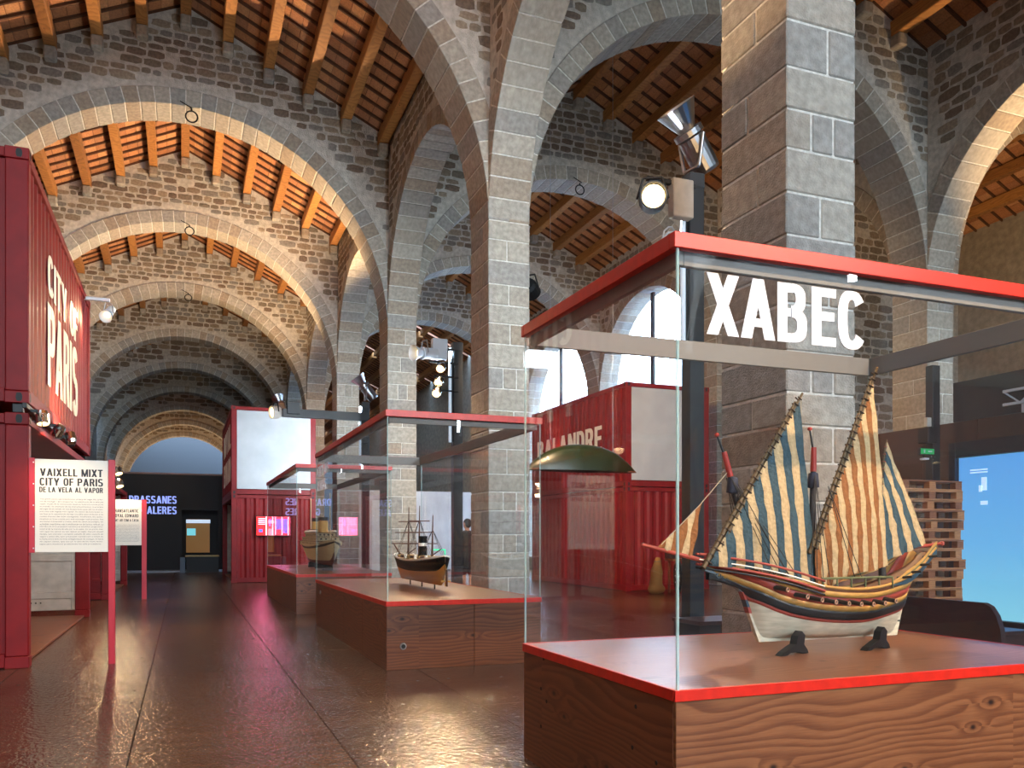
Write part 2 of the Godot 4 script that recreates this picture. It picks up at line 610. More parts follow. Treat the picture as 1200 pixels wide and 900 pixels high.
func side_wall(X: float, j: int, label: String, rubble := true):
	# the wall along a hall between pier j and pier j + 1, with its pointed-round opening
	var a := pier_d(j) + PL
	var b := pier_d(j + 1)
	var R := (b - a) / 2
	var mid := (a + b) / 2
	var dy := drop(j + 0.5)
	var sp := SPRING - 0.02 + dy
	var top := RIDGE - SLOPE * 4.55 + 0.5 + dy
	var wall := struct_node("wall_arcade", label, Vector3(X, 0, -mid))
	var core := MB.new()
	var half := R + 0.02
	var n := 40
	var xf := 0.035
	var xb := PW - 0.035
	for i in n:
		var us := [-half + 2 * half * i / n, -half + 2 * half * (i + 1) / n]
		var lo := []
		for u in us:
			var o := R + RING * 0.8
			lo.append(sp + (sqrt(o * o - u * u) if absf(u) < o else 0.0))
		# u runs towards +z
		core.quad(Vector3(xf, lo[0], us[0]), Vector3(xf, lo[1], us[1]), Vector3(xf, top, us[1]), Vector3(xf, top, us[0]))
		core.quad(Vector3(xb, lo[1], us[1]), Vector3(xb, lo[0], us[0]), Vector3(xb, top, us[0]), Vector3(xb, top, us[1]))
		core.quad(Vector3(xf, lo[1], us[1]), Vector3(xf, lo[0], us[0]), Vector3(xb, lo[0], us[0]), Vector3(xb, lo[1], us[1]))
		core.quad(Vector3(xf, top, us[0]), Vector3(xf, top, us[1]), Vector3(xb, top, us[1]), Vector3(xb, top, us[0]))
	part("mortar", core.done(), M.mortar, wall)
	var nv := 30
	var shape := wedge(R, RING, PW, PI / nv, 0.022, 0.010)
	var ring := []
	var turn := Basis(Vector3.UP, -PI / 2)   # wedge's +z (front) looks to -x
	for i in nv:
		var w := PI / 2 - PI * (i + 0.5) / nv
		ring.append([Transform3D(turn * Basis(Vector3(0, 0, 1), w), Vector3(0, sp, 0)), 0, rng.randi() % 5])
	var liner := MB.new()
	for i in 30:
		var a0 := PI * i / 30
		var a1 := PI * (i + 1) / 30
		var r0 := R + 0.015
		var r1 := R + RING - 0.01
		var p := Vector3(0.01, sp + sin(a0) * r0, cos(a0) * r0)
		var q := Vector3(0.01, sp + sin(a1) * r0, cos(a1) * r0)
		var bk := Vector3(PW - 0.02, 0, 0)
		liner.quad(p, q, Vector3(0.01, sp + sin(a1) * r1, cos(a1) * r1), Vector3(0.01, sp + sin(a0) * r1, cos(a0) * r1))
		liner.quad(q, p, p + bk, q + bk)
	part("joint", liner.done(), M.joint, wall)
	_ring_pieces(wall, shape, ring, R)
	if rubble:
		var inside := func(u, y): return y > sp and Vector2(u, y - sp).length() > R + RING + 0.03 and absf(u) < half and y < top - 0.05
		var put := func(u, v, w, h, t): return Transform3D(turn * Basis(Vector3(w, 0, 0), Vector3(0, h, 0), Vector3(0, 0, t)), Vector3(0.036, v, u))
		pieces("stone", wall, stone_shapes, M.rubble, rubble_places(-half, half, sp, top, inside, put, 0.2), 0.26, 9.0, 300)


func pier(X: float, j: int, label: String):
	var d := pier_d(j)
	var top := SPRING + drop(j)
	var p := struct_node("pillar", label, Vector3(X, 0, -d))
	var c := Vector3(PW / 2, 0, -PL / 2)
	part("joint", boxm(Vector3(PW - 0.024, top, PL - 0.024), 0.0), M.joint, p, at(c + Vector3(0, top / 2, 0)))
	# above the springing, the masonry that both walls share
	var up := RIDGE - SLOPE * 4.55 + 0.5 + drop(j)
	part("mortar", boxm(Vector3(PW - 0.07, up - top, PL - 0.07), 0.0), M.mortar, p, at(c + Vector3(0, (up + top) / 2, 0)))
	var y := 0.0
	var odd := j % 2 == 0
	var k := 0
	while y < top - 0.15:
		var h := rng.randf_range(0.27, 0.41)
		if top - y - h < 0.2: h = top - y
		var g := 0.017
		var s := screen(V(X, y, d))
		var cuts := []
		if odd:
			var f := rng.randf_range(0.35, 0.62)
			cuts = [[0.0, f, 0.0, 1.0], [f, 1.0, 0.0, 1.0]]
			if rng.randf() < 0.3: cuts = [[0.0, 0.36, 0.0, 1.0], [0.36, 0.68, 0.0, 1.0], [0.68, 1.0, 0.0, 1.0]]
		else:
			var f := rng.randf_range(0.3, 0.6)
			cuts = [[0.0, 1.0, 0.0, f], [0.0, 1.0, f, 1.0]]
		for q in cuts:
			# joints only between blocks; the outer faces stay flush, give or take a few millimetres
			var xa: float = q[0] * PW + (g / 2 if q[0] > 0.0 else rng.randf_range(-0.004, 0.004))
			var xb: float = q[1] * PW - (g / 2 if q[1] < 1.0 else rng.randf_range(-0.004, 0.004))
			var za: float = q[2] * PL + (g / 2 if q[2] > 0.0 else rng.randf_range(-0.004, 0.004))
			var zb: float = q[3] * PL - (g / 2 if q[3] < 1.0 else rng.randf_range(-0.004, 0.004))
			var mb := MB.new()
			mb.box(Vector3((xa + xb) / 2, y + h / 2, -(za + zb) / 2), Vector3(xb - xa, h - g, zb - za), 0.011)
			part("block", mb.done(), M.ashlar[rng.randi() % 5], p)
		y += h
		odd = not odd
		k += 1


func roof_bay(Xc: float, R: float, j: int, label: String, lo := 1.0):
	# beams along the hall from wall to wall, laths across them, ceramic tiles on the laths
	var a := pier_d(j) + PL - 0.3
	var b := pier_d(j + 1) + 0.3
	var L := b - a
	var y0 := RIDGE + drop(j)
	var y1 := RIDGE + drop(j + 1)
	var mid := (a + b) / 2
	var roof := struct_node("ceiling", label, Vector3(Xc, (y0 + y1) / 2, -mid))
	var fall := Vector3(0, y1 - y0, -L).normalized()
	var bm := boxm(Vector3(0.23, 0.30, L), 0.015)
	for k in range(-5, 6):
		var x := k * 0.885
		if absf(x) > R: continue
		var z := -fall
		var basis := Basis(Vector3.RIGHT, z.cross(Vector3.RIGHT).normalized(), z)
		part("beam", bm, M.beam[(k + 7) % 3], roof, at(Vector3(x, -SLOPE * absf(x) + 0.15, 0), basis))
	var half := R + 0.3
	var Ls := half * sqrt(1 + SLOPE * SLOPE)
	var rows := int((L - 0.5) / 0.43)
	var step := (L - 0.5) / rows
	var lath := boxm(Vector3(Ls, 0.06, 0.055), 0.004)
	var tile := boxm(Vector3(0.272, 0.03, step - 0.012), 0.005)
	var nt := int(Ls / 0.28)
	var places := []
	for s in [-1.0, 1.0]:
		var ux := Vector3(1, -SLOPE * s, 0).normalized()
		var z := -fall
		var up := z.cross(ux).normalized()
		var basis := Basis(ux, up, z)
		for r in rows + 1:
			var zz := L / 2 - 0.25 - r * step
			var c := Vector3(s * half / 2, 0.30 - SLOPE * half / 2 + 0.03 + (y1 - y0) * (-zz) / L, zz)
			part("lath", lath, M.lathwood, roof, at(c, basis))
			if r == rows: continue
			for i in nt:
				var q := (i + 0.5) * Ls / nt
				var cz := zz - step / 2
				var o := Vector3(s * q / sqrt(1 + SLOPE * SLOPE), 0.30 - SLOPE * q / sqrt(1 + SLOPE * SLOPE) + 0.08 + (y1 - y0) * (-cz) / L + rng.randf_range(-0.006, 0.006), cz)
				places.append([at(o, basis), 0, rng.randi() % 4])
		var slab := boxm(Vector3(Ls + 0.1, 0.12, L), 0.0)
		part("roof_slab", slab, M.deck, roof, at(Vector3(s * half / 2, 0.30 - SLOPE * half / 2 + 0.17, 0), basis))
	pieces("tile", roof, [tile], M.tile, places, 0.28, 9.5, 300)


func iron_ring(Xc: float, R: float, j: int, label: String):
	var t := thing("iron_ring", label, "ring", V(Xc + 0.12, SPRING + R + drop(j), pier_d(j) + 0.1), 0, "iron rings under the arches")
	var m := MB.new()
	m.rod(Vector3(0, 0.05, 0), Vector3(0, -0.06, 0), 0.018)
	m.rod(Vector3(-0.24, 0.07, 0.12), Vector3(0.0, -0.04, 0.12), 0.012)
	part("eye_bolt", m.done(), M.iron, t)
	m = MB.new()
	m.T = at(Vector3(0, -0.18, 0.0))
	m.torus(0.125, 0.017)
	part("ring", m.done(), M.iron, t)


func ordinal(i: int) -> String:
	return ["nearest", "second nearest", "third nearest", "fourth nearest", "fifth nearest", "sixth nearest", "seventh nearest", "eighth nearest", "ninth nearest", "tenth nearest", "farthest", "outermost"][i]


func bay_name(j: int) -> String:
	if j < -1: return ["third", "second"][j + 3] + " behind the viewer"
	if j == -1: return "above the viewer"
	return ordinal(j)


func build_shell():
	stones_for_walls()
	# floor of coated plywood sheets
	var fl := struct_node("floor", "glossy red-brown plywood floor of large sheets with thin joints")
	bx("floor_base", -5.6, 24.4, -0.35, -0.022, -19, 92, M.floorgap, fl, 0.0)
	var col := 0
	var sheets := []
	var x := -1.56 - 1.252 * 3
	while x < 15.0:
		var d := -1.2 + fmod(col * 1.25, 2.5)
		while d < 50.0:
			sheets.append([x, d])
			d += 2.5
		x += 1.252
		col += 1
	var shm := boxm(Vector3(1.246, 0.022, 2.494), 0.0025)
	sheets.sort_custom(func(p, q): return p[1] < q[1])
	for s in sheets:
		var sheet := part("floor_sheet", shm, M["floor%d" % (rng.randi() % 4)], fl, at(Vector3(s[0] + 0.626, -0.011, -s[1] - 1.25)))
		if s[1] > 2.0 and s[1] < 14.0 and in_frame(V(s[0] + 0.6, 0, s[1] + 1.2), 150):
			for i in 9:
				var mk := Vector3([-0.5, 0.02, 0.5][i % 3] + rng.randf_range(-0.05, 0.05), 0.0112, [-1.1, 0.0, 1.1][i / 3] + rng.randf_range(-0.35, 0.35))
				part("screw_mark", boxm(Vector3(0.022, 0.0012, 0.03), 0.0004), M.black, sheet, at(mk, Basis(Vector3.UP, rng.randf() * 3.0)))
	# the closing walls: behind the camera with tall windows, left, far end, far right
	var lw := struct_node("wall_left", "rough plastered stone wall closing the central hall on the left")
	bx("plaster", -5.9, -5.25, 0, 13, -18.4, 92, M.plaster, lw, 0)
	var fw := struct_node("wall_end", "stone wall closing the far end of the halls")
	bx("plaster", -5.9, 24.4, 0, 14, 91.5, 92.2, M.blackwall, fw, 0)
	var rw := struct_node("wall_right", "stone wall closing the third hall on the right")
	bx("plaster", 23.6, 24.3, 0, 14, -18.4, 21.0, M.plaster, rw, 0)
	var r2 := struct_node("wall_return", "stone wall closing the third hall at its far end")
	bx("plaster", 14.8, 24.3, 0, 14, 20.3, 21.0, M.mortar, r2, 0)
	var all := func(_x, _y): return true
	var wput := func(u, v, w, h, t): return Transform3D(Basis(Vector3(w, 0, 0), Vector3(0, h, 0), Vector3(0, 0, t)), Vector3(u, v, -20.301))
	pieces("stone", r2, stone_shapes, M.rubble, rubble_places(14.9, 23.0, 4.0, 11.5, all, wput, 0.24), 0.4, 9.0, 300)
	bx("lower_board", 14.85, 23.5, 0, 4.0, 20.24, 20.3, mat("brownboard", Color(0.23, 0.135, 0.085), 0.6), r2, 0)
	var bw := struct_node("wall_front", "stone wall with tall windows behind the viewer")
	var holes := [[-2.6, 2.7], [7.0, 12.4]]
	var px := -5.9
	for h in holes:
		bx("plaster", px, h[0], 0, 14, -18.4, -17.7, M.plaster, bw, 0)
		bx("plaster", h[0], h[1], 0, 7.2, -18.4, -17.7, M.plaster, bw, 0)
		bx("plaster", h[0], h[1], 10.4, 14, -18.4, -17.7, M.plaster, bw, 0)
		px = h[1]
	bx("plaster", px, 24.3, 0, 14, -18.4, -17.7, M.plaster, bw, 0)
	# central hall
	for j in range(-3, 11):
		if j >= 0: cross_wall(0.05, 4.55, j, "rubble arch wall across the central hall, %s of the row" % ordinal(j))
		roof_bay(0.05, 4.55, j, "timber and tile roof of the central hall, %s bay" % bay_name(j))
		if j >= 0:
			pier(4.6, j, "squared stone pillar between central and second hall, %s of the row" % ordinal(j))
		side_wall(4.6, j, "arched stone wall between central and second hall, %s bay" % bay_name(j), j >= 0)
		if j >= 1 and j <= 4: iron_ring(0.05, 4.55, j, "black iron ring hanging under the %s central arch crown" % ["", "nearest", "wide near", "next smaller", "farther small"][j])
	# second hall
	for j in range(-3, 5):
		if j >= 0: cross_wall(9.685, 4.365, j, "rubble arch wall across the second hall, %s of the row" % ordinal(j))
		roof_bay(9.685, 4.365, j, "timber and tile roof of the second hall, %s bay" % bay_name(j))
		if j >= 0:
			pier(14.05, j, "squared stone pillar on the right of the second hall, %s of the row" % ordinal(j))
		side_wall(14.05, j, "arched stone wall on the right of the second hall, %s bay" % bay_name(j), j >= 0 and j < 4)
	iron_ring(9.685, 4.365, 2, "black iron ring hanging under an arch of the second hall")
	# third hall
	for j in range(-3, 2):
		roof_bay(19.2, 4.3, j, "timber and tile roof of the third hall, %s bay" % bay_name(j))
		if j >= 0: cross_wall(19.2, 4.3, j, "rubble arch wall across the third hall, %s of the row" % ordinal(j))
	for j in [5, 6, 7, 8, 9, 10]:
		roof_bay(9.685, 4.365, j, "timber and tile roof of the second hall, %s bay" % bay_name(j))


func glazing():
	# the openings of the right arcade look out to daylight: a mullioned window in each
	for j in [2, 3, 4, 5, 6, 7, 8, 9, 10]:
		var a := pier_d(j) + PL
		var b := pier_d(j + 1)
		if j >= 5:
			var sw := struct_node("wall_far", "plain stone wall at the far right of the second hall")
			bx("plaster", 14.05, 14.77, 0, 12, a - PL, b, M.plaster, sw, 0)
			continue
		var R := (b - a) / 2
		var mid := (a + b) / 2
		var sp := SPRING - 0.02 + drop(j + 0.5)
		var w := struct_node("window_%d" % (j - 1), "tall round-headed glazed opening on the right of the second hall, %s" % ["", "", "nearest", "middle", "farthest"][j], Vector3(14.4, 0, -mid))
		var poly := PackedVector2Array([Vector2(-R, 0.5), Vector2(R, 0.5)])
		for i in 25: poly.append(Vector2(cos(PI * i / 24) * R, sp + sin(PI * i / 24) * R))
		var m := MB.new()
		m.T = Transform3D(Basis(Vector3.UP, PI / 2), Vector3.ZERO)
		m.prism(poly, -0.01, 0.01)
		part("pane", m.done(), M.windowglass, w)
		for u in [0.0]:
			part("mullion", boxm(Vector3(0.1, 8.9 + drop(j), 0.14)), M.post, w, at(Vector3(0, 0.5 + (8.9 + drop(j)) / 2, u)))
		part("sill_wall", boxm(Vector3(0.5, 0.5, R * 2)), M.plaster, w, at(Vector3(0, 0.25, 0)))
	# the court outside and the building across it
	var g := struct_node("ground", "pale paved court outside the windows")
	bx("paving", 14.8, 60, -0.3, -0.02, 21, 62, M.screenwhite, g, 0)
	var t := thing("building", "pale stone building with a gridded window across the court", "building", V(27, 0, 38))
	bx("wall", 27, 31, 0, 12.0, 22, 62, M.screenwhite, t, 0)
	for q in [[41.5, 5.2, 44.5, 8.9], [34.0, 5.2, 36.5, 8.9], [48.5, 5.2, 51.0, 8.9]]:
		var fr := bx("window", 26.9, 27.02, q[1], q[3], q[0], q[2], mat("courtglass", Color(0.12, 0.33, 0.48), 0.15), t)
		var nx := 6
		for i in nx + 1:
			part("glazing_bar", boxm(Vector3(0.08, q[3] - q[1], 0.09)), M.tubewhite, fr, at(Vector3(-0.08, 0, (float(i) / nx - 0.5) * (q[2] - q[0]))))
		for i in 8:
			part("glazing_bar", boxm(Vector3(0.08, 0.09, q[2] - q[0])), M.tubewhite, fr, at(Vector3(-0.08, (float(i) / 7 - 0.5) * (q[3] - q[1]), 0)))
	bx("cornice", 26.6, 27.05, 9.4, 9.8, 22, 62, M.screenwhite, t)


# ---------- lettering ----------
var glyph_cache := {}


func superarc(cx: float, cy: float, rx: float, ry: float, a0: float, a1: float, sx: float, sy: float) -> Array:
	# a curved stroke as quads between two super-ellipses
	var n := maxi(4, int(absf(a1 - a0) / 0.24))
	var out := []
	var prev := []
	for i in n + 1:
		var w := lerpf(a0, a1, float(i) / n)
		var k := 2.0 / 2.7
		var cs := Vector2(signf(cos(w)) * pow(absf(cos(w)), k), signf(sin(w)) * pow(absf(sin(w)), k))
		var p := [Vector2(cx, cy) + cs * Vector2(rx, ry), Vector2(cx, cy) + cs * Vector2(rx - sx, ry - sy)]
		if i > 0: out.append([prev[0], p[0], p[1], prev[1]])
		prev = p
	return out


func glyph_polys(ch: String) -> Array:
	# condensed heavy capitals, 1 high: [width, convex polygons]
	var s := 0.185
	var h := 0.155
	var W := 0.54
	var R := func(x0, y0, x1, y1): return [Vector2(x0, y0), Vector2(x1, y0), Vector2(x1, y1), Vector2(x0, y1)]
	var S := func(x0, y0, x1, y1, w): return [Vector2(x0 - w / 2, y0), Vector2(x0 + w / 2, y0), Vector2(x1 + w / 2, y1), Vector2(x1 - w / 2, y1)]
	match ch:
		"I": return [s, [R.call(0, 0, s, 1)]]
		"L": return [0.44, [R.call(0, 0, s, 1), R.call(s, 0, 0.44, h)]]
		"E": return [0.46, [R.call(0, 0, s, 1), R.call(s, 0, 0.46, h), R.call(s, 1 - h, 0.46, 1), R.call(s, 0.435, 0.43, 0.435 + h)]]
		"F": return [0.44, [R.call(0, 0, s, 1), R.call(s, 1 - h, 0.44, 1), R.call(s, 0.42, 0.41, 0.42 + h)]]
		"T": return [0.5, [R.call(0, 1 - h, 0.5, 1), R.call(0.25 - s / 2, 0, 0.25 + s / 2, 1 - h)]]
		"X": return [0.6, [S.call(0.105, 0, 0.495, 1, 0.21), S.call(0.495, 0, 0.105, 1, 0.21)]]
		"V": return [0.6, [S.call(0.30, 0, 0.1, 1, 0.2), S.call(0.30, 0, 0.5, 1, 0.2)]]
		"Y": return [0.6, [S.call(0.30, 0.36, 0.1, 1, 0.2), S.call(0.30, 0.36, 0.5, 1, 0.2), R.call(0.3 - s / 2, 0, 0.3 + s / 2, 0.44)]]
		"A", "À": return [0.62, [S.call(0.1, 0, 0.31, 1, 0.195), S.call(0.52, 0, 0.31, 1, 0.195), R.call(0.18, 0.2, 0.44, 0.2 + 0.14)]] if ch == "A" else [0.62, [S.call(0.1, 0, 0.31, 1, 0.195), S.call(0.52, 0, 0.31, 1, 0.195), R.call(0.18, 0.2, 0.44, 0.34), [Vector2(0.2, 1.22), Vector2(0.34, 1.05), Vector2(0.44, 1.05), Vector2(0.34, 1.22)]]]
		"N": return [0.56, [R.call(0, 0, s * 0.9, 1), R.call(0.56 - s * 0.9, 0, 0.56, 1), S.call(0.56 - s * 0.55, 0, s * 0.55, 1, s * 1.1)]]
		"M": return [0.7, [R.call(0, 0, s * 0.9, 1), R.call(0.7 - s * 0.9, 0, 0.7, 1), S.call(0.35, 0, s * 0.55, 1, s), S.call(0.35, 0, 0.7 - s * 0.55, 1, s)]]
		"W": return [0.84, [S.call(0.23, 0, 0.085, 1, 0.17), S.call(0.23, 0, 0.42, 1, 0.16), S.call(0.61, 0, 0.42, 1, 0.16), S.call(0.61, 0, 0.755, 1, 0.17)]]
		"O": return [W, superarc(W / 2, 0.5, W / 2, 0.515, 0, TAU, s, h)]
		"C": return [W, superarc(W / 2, 0.5, W / 2, 0.515, 0.62, TAU - 0.62, s, h)]
		"G": return [W, superarc(W / 2, 0.5, W / 2, 0.515, 0.62, TAU - 0.3, s, h) + [R.call(0.29, 0.40, W, 0.40 + h * 0.9), R.call(W - s * 0.9, 0.1, W, 0.5)]]
		"D": return [W, [R.call(0, 0, s, 1), R.call(s, 0, 0.3, h), R.call(s, 1 - h, 0.3, 1)] + superarc(0.25, 0.5, W - 0.25, 0.5, -PI / 2, PI / 2, s, h)]
		"P": return [0.52, [R.call(0, 0, s, 1), R.call(s, 1 - h, 0.3, 1), R.call(s, 0.39, 0.3, 0.39 + h)] + superarc(0.25, 0.695, 0.27, 0.305, -PI / 2, PI / 2, s, h)]
		"R": return [0.55, [R.call(0, 0, s, 1), R.call(s, 1 - h, 0.3, 1), R.call(s, 0.41, 0.3, 0.41 + h)] + superarc(0.25, 0.705, 0.27, 0.295, -PI / 2, PI / 2, s, h) + [S.call(0.455, 0, 0.33, 0.47, 0.19)]]
		"B": return [0.54, [R.call(0, 0, s, 1), R.call(s, 1 - h, 0.3, 1), R.call(s, 0.44, 0.3, 0.44 + h * 0.9), R.call(s, 0, 0.3, h)] + superarc(0.25, 0.745, 0.27, 0.255, -PI / 2, PI / 2, s, h * 0.9) + superarc(0.25, 0.29, 0.29, 0.29, -PI / 2, PI / 2, s, h)]
		"S": return [W, superarc(W / 2, 0.735, W / 2 - 0.01, 0.28, 0.35, PI * 1.5, s, h) + superarc(W / 2, 0.28, W / 2, 0.295, PI / 2, -PI + 0.35, s, h)]
	return [0.3, []]


func glyph(ch: String) -> ArrayMesh:
	# extruded from z = 0 to 1, y from 0 to 1
	if glyph_cache.has(ch): return glyph_cache[ch]
	var m := MB.new()
	var i := 0
	for p in glyph_polys(ch)[1]:
		m.prism(PackedVector2Array(p), 0.0, 1.0 + 0.05 * i)   # strokes that cross do not share a face
		i += 1
	glyph_cache[ch] = m.done()
	return glyph_cache[ch]


func headline(called: String, s: String, m: Material, parent: Node, tr: Transform3D, w: float, h: float, depth := 0.006, single := false):
	# heavy condensed capitals fitted into w by h; each letter a part, or all in one mesh when single
	var gap := 0.075
	var total := 0.0
	for i in s.length(): total += (0.26 if s[i] == " " else glyph_polys(s[i])[0]) + (gap if i < s.length() - 1 else 0.0)
	var k := w / total
	var x := 0.0
	var mb := MB.new()
	for i in s.length():
		if s[i] != " ":
			if single:
				mb.T = Transform3D(Basis.from_scale(Vector3(k, h, depth)), Vector3(x * k, 0, 0))
				var n := 0
				for p in glyph_polys(s[i])[1]:
					mb.prism(PackedVector2Array(p), 0.0, 1.0 + 0.08 * n)
					n += 1
			else:
				part(called, glyph(s[i]), m, parent, tr * Transform3D(Basis.from_scale(Vector3(k, h, depth)), Vector3(x * k, 0, 0)))
		x += (0.26 if s[i] == " " else glyph_polys(s[i])[0]) + gap
	if single: part(called, mb.done(), m, parent, tr)


var fonts := {}
func font(bold := true) -> SystemFont:
	if not fonts.has(bold):
		var f := SystemFont.new()
		f.font_names = PackedStringArray(["Droid Sans"])
		f.font_weight = 700 if bold else 400
		fonts[bold] = f
	return fonts[bold]


func text_mesh(s: String, bold := true, depth := 0.004, curve := 2.0) -> TextMesh:
	var t := TextMesh.new()
	t.font = font(bold)
	t.text = s
	t.font_size = 64
	t.pixel_size = 0.01
	t.depth = depth
	t.curve_step = curve
	t.horizontal_alignment = HORIZONTAL_ALIGNMENT_LEFT
	t.vertical_alignment = VERTICAL_ALIGNMENT_BOTTOM
	return t


func lettering(called: String, s: String, m: Material, parent: Node, tr: Transform3D, w: float, h: float, depth := 0.004, bold := true, curve := 3.0) -> MeshInstance3D:
	# one line of words, fitted into a box of w by h whose lower left corner is tr's origin (x right, y up, z out)
	var t := text_mesh(s, bold, 0.01, curve)
	var b := t.get_aabb()
	var sc := Vector3(w / b.size.x, h / b.size.y, depth / 0.01)
	var loc := Transform3D(Basis.from_scale(sc), Vector3(-b.position.x * sc.x, -b.position.y * sc.y, depth / 2))
	return part(called, t, m, parent, tr * loc)


# ---------- show cases ----------
func show_case(label: String, x0: float, x1: float, d0: float, d1: float, front: Material, side: Material) -> Node3D:
	var cx := (x0 + x1) / 2
	var cd := (d0 + d1) / 2
	var t := thing("display_case", label, "display case", V(cx, 0, cd))
	var band := 0.64
	var topy := 0.69
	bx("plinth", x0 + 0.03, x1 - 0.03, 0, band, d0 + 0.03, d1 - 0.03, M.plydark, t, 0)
	var cut := x1 - 0.002 if x1 - x0 > 2.0 else lerpf(x0, x1, 0.55)
	bx("front_panel", x0 + 0.002, cut, 0, band, d0, d0 + 0.022, front, t, 0.002)
	if cut < x1 - 0.1: bx("front_panel", cut + 0.003, x1 - 0.002, 0, band, d0, d0 + 0.022, front, t, 0.002)
	bx("back_panel", x0 + 0.002, x1 - 0.002, 0, band, d1 - 0.022, d1, front, t, 0.002)
	var n := maxi(1, int((d1 - d0) / 1.2))
	for i in n:
		var a := d0 + 0.022 + (d1 - d0 - 0.044) * i / n
		var b := d0 + 0.022 + (d1 - d0 - 0.044) * (i + 1) / n
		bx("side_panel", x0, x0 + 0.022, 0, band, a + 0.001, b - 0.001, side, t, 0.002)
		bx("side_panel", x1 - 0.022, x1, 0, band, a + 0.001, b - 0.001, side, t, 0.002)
	bx("top_board", x0 + 0.012, x1 - 0.012, band, topy - 0.002, d0 + 0.012, d1 - 0.012, M.plytop, t, 0.002)
	for q in [[x0 - 0.006, x1 + 0.006, d0 - 0.006, d0 + 0.010], [x0 - 0.006, x1 + 0.006, d1 - 0.010, d1 + 0.006], [x0 - 0.006, x0 + 0.010, d0 + 0.0105, d1 - 0.0105], [x1 - 0.010, x1 + 0.006, d0 + 0.0105, d1 - 0.0105]]:
		bx("lower_trim", q[0], q[1], band + 0.001, topy, q[2], q[3], M.redtrim, t, 0.002)
	var gy := 2.60
	for q in [[x0 + 0.012, x1 - 0.012, d0, d0 + 0.010], [x0 + 0.012, x1 - 0.012, d1 - 0.010, d1], [x0, x0 + 0.010, d0 + 0.0005, d1 - 0.0005], [x1 - 0.010, x1, d0 + 0.0005, d1 - 0.0005]]:
		bx("glass_pane", q[0], q[1], topy, gy - 0.055, q[2], q[3], M.glass, t, 0)
	for x in [x0 + 0.011, x1 - 0.011]:
		for d in [d0 + 0.003, d1 - 0.003]:
			bx("glass_edge", x - 0.005, x + 0.005, topy, gy - 0.055, d - 0.006, d + 0.006, M.glassedge, t, 0.001)
	for q in [[x0 - 0.012, x1 + 0.012, d0 - 0.012, d0 + 0.03], [x0 - 0.012, x1 + 0.012, d1 - 0.03, d1 + 0.012], [x0 - 0.012, x0 + 0.03, d0 + 0.031, d1 - 0.031], [x1 - 0.03, x1 + 0.012, d0 + 0.031, d1 - 0.031]]:
		bx("upper_trim", q[0], q[1], gy - 0.055, gy + 0.012, q[2], q[3], M.redtrim, t, 0.003)
	for q in [[x0 + 0.06, x1 - 0.06, d0 + 0.032, d0 + 0.06], [x0 + 0.06, x1 - 0.06, d1 - 0.06, d1 - 0.032], [x0 + 0.032, x0 + 0.06, d0 + 0.032, d1 - 0.032], [x1 - 0.06, x1 - 0.032, d0 + 0.032, d1 - 0.032]]:
		bx("inner_rail", q[0], q[1], gy - 0.115, gy + 0.008, q[2], q[3], mat("railgrey", Color(0.40, 0.385, 0.365), 0.6), t, 0.003)
	return t


func knob_disc(called: String, t: Node3D, p: Vector3, dir: Vector3, r: float, m: Material, thick := 0.004):
	var b := MB.new()
	b.rod(p - t.position, p - t.position + dir * thick, r, r * 0.9, 14)
	part(called, b.done(), m, t)


func build_cases():
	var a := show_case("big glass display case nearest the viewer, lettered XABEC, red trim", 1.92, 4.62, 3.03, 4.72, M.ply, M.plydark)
	var z0 := Vector3(1.92, 0, -3.03) - a.position
	# letters on the front pane
	var lx := [[828, 866], [868, 908.5], [911, 945], [951, 979.5], [981.5, 1014]]
	for i in 5:
		var ends := []
		for px in lx[i]:
			var u: float = (px - 600.0) / FOC
			ends.append(3.028 * (sin(yaw) + u * cos(yaw)) / (cos(yaw) - u * sin(yaw)))
		var gw: float = glyph_polys("XABEC"[i])[0]
		part("letter", glyph("XABEC"[i]), M.white, a, Transform3D(Basis.from_scale(Vector3((ends[1] - ends[0]) / gw, 0.262, 0.003)), Vector3(ends[0], 2.197, -3.03) - a.position))
	for q in [[637, 772], [634, 807], [640.5, 822], [634, 851], [745, 828], [741, 876], [630, 897], [769, 894]]:
		# screw heads on the side panel, found on the plane x = 1.92
		var u: float = (q[0] - 600.0) / FOC
		var d: float = 1.92 * (cos(yaw) - u * sin(yaw)) / (sin(yaw) + u * cos(yaw))
		var zc: float = 1.92 * sin(yaw) + d * cos(yaw)
		var y: float = EYE + (HOR - q[1]) * zc / FOC
		if y > 0.02: knob_disc("screw", a, V(1.9205, y, d), Vector3.LEFT, 0.011, M.black, 0.002)
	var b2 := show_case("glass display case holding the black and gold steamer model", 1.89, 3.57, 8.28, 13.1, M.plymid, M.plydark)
	knob_disc("socket", b2, V(2.06, 0.235, 8.279), Vector3.BACK, 0.036, M.aluminium, 0.012)
	knob_disc("socket", b2, V(2.06, 0.235, 8.267), Vector3.BACK, 0.022, M.dark, 0.004)
	knob_disc("socket", b2, V(1.8885, 0.52, 12.6), Vector3.LEFT, 0.03, M.aluminium, 0.012)
	for l in [["CITY OF", 2.24], ["PARIS", 2.03]]:
		headline("letter", l[0], M.white, b2, Transform3D(Basis(Vector3.UP, -PI / 2), V(1.886, l[1], 12.9) - b2.position), 1.0 if l[0] == "CITY OF" else 0.78, 0.15, 0.003)
	show_case("small far glass display case holding the cream liner model", 1.82, 3.5, 14.93, 20.4, M.plymid, M.plydark)


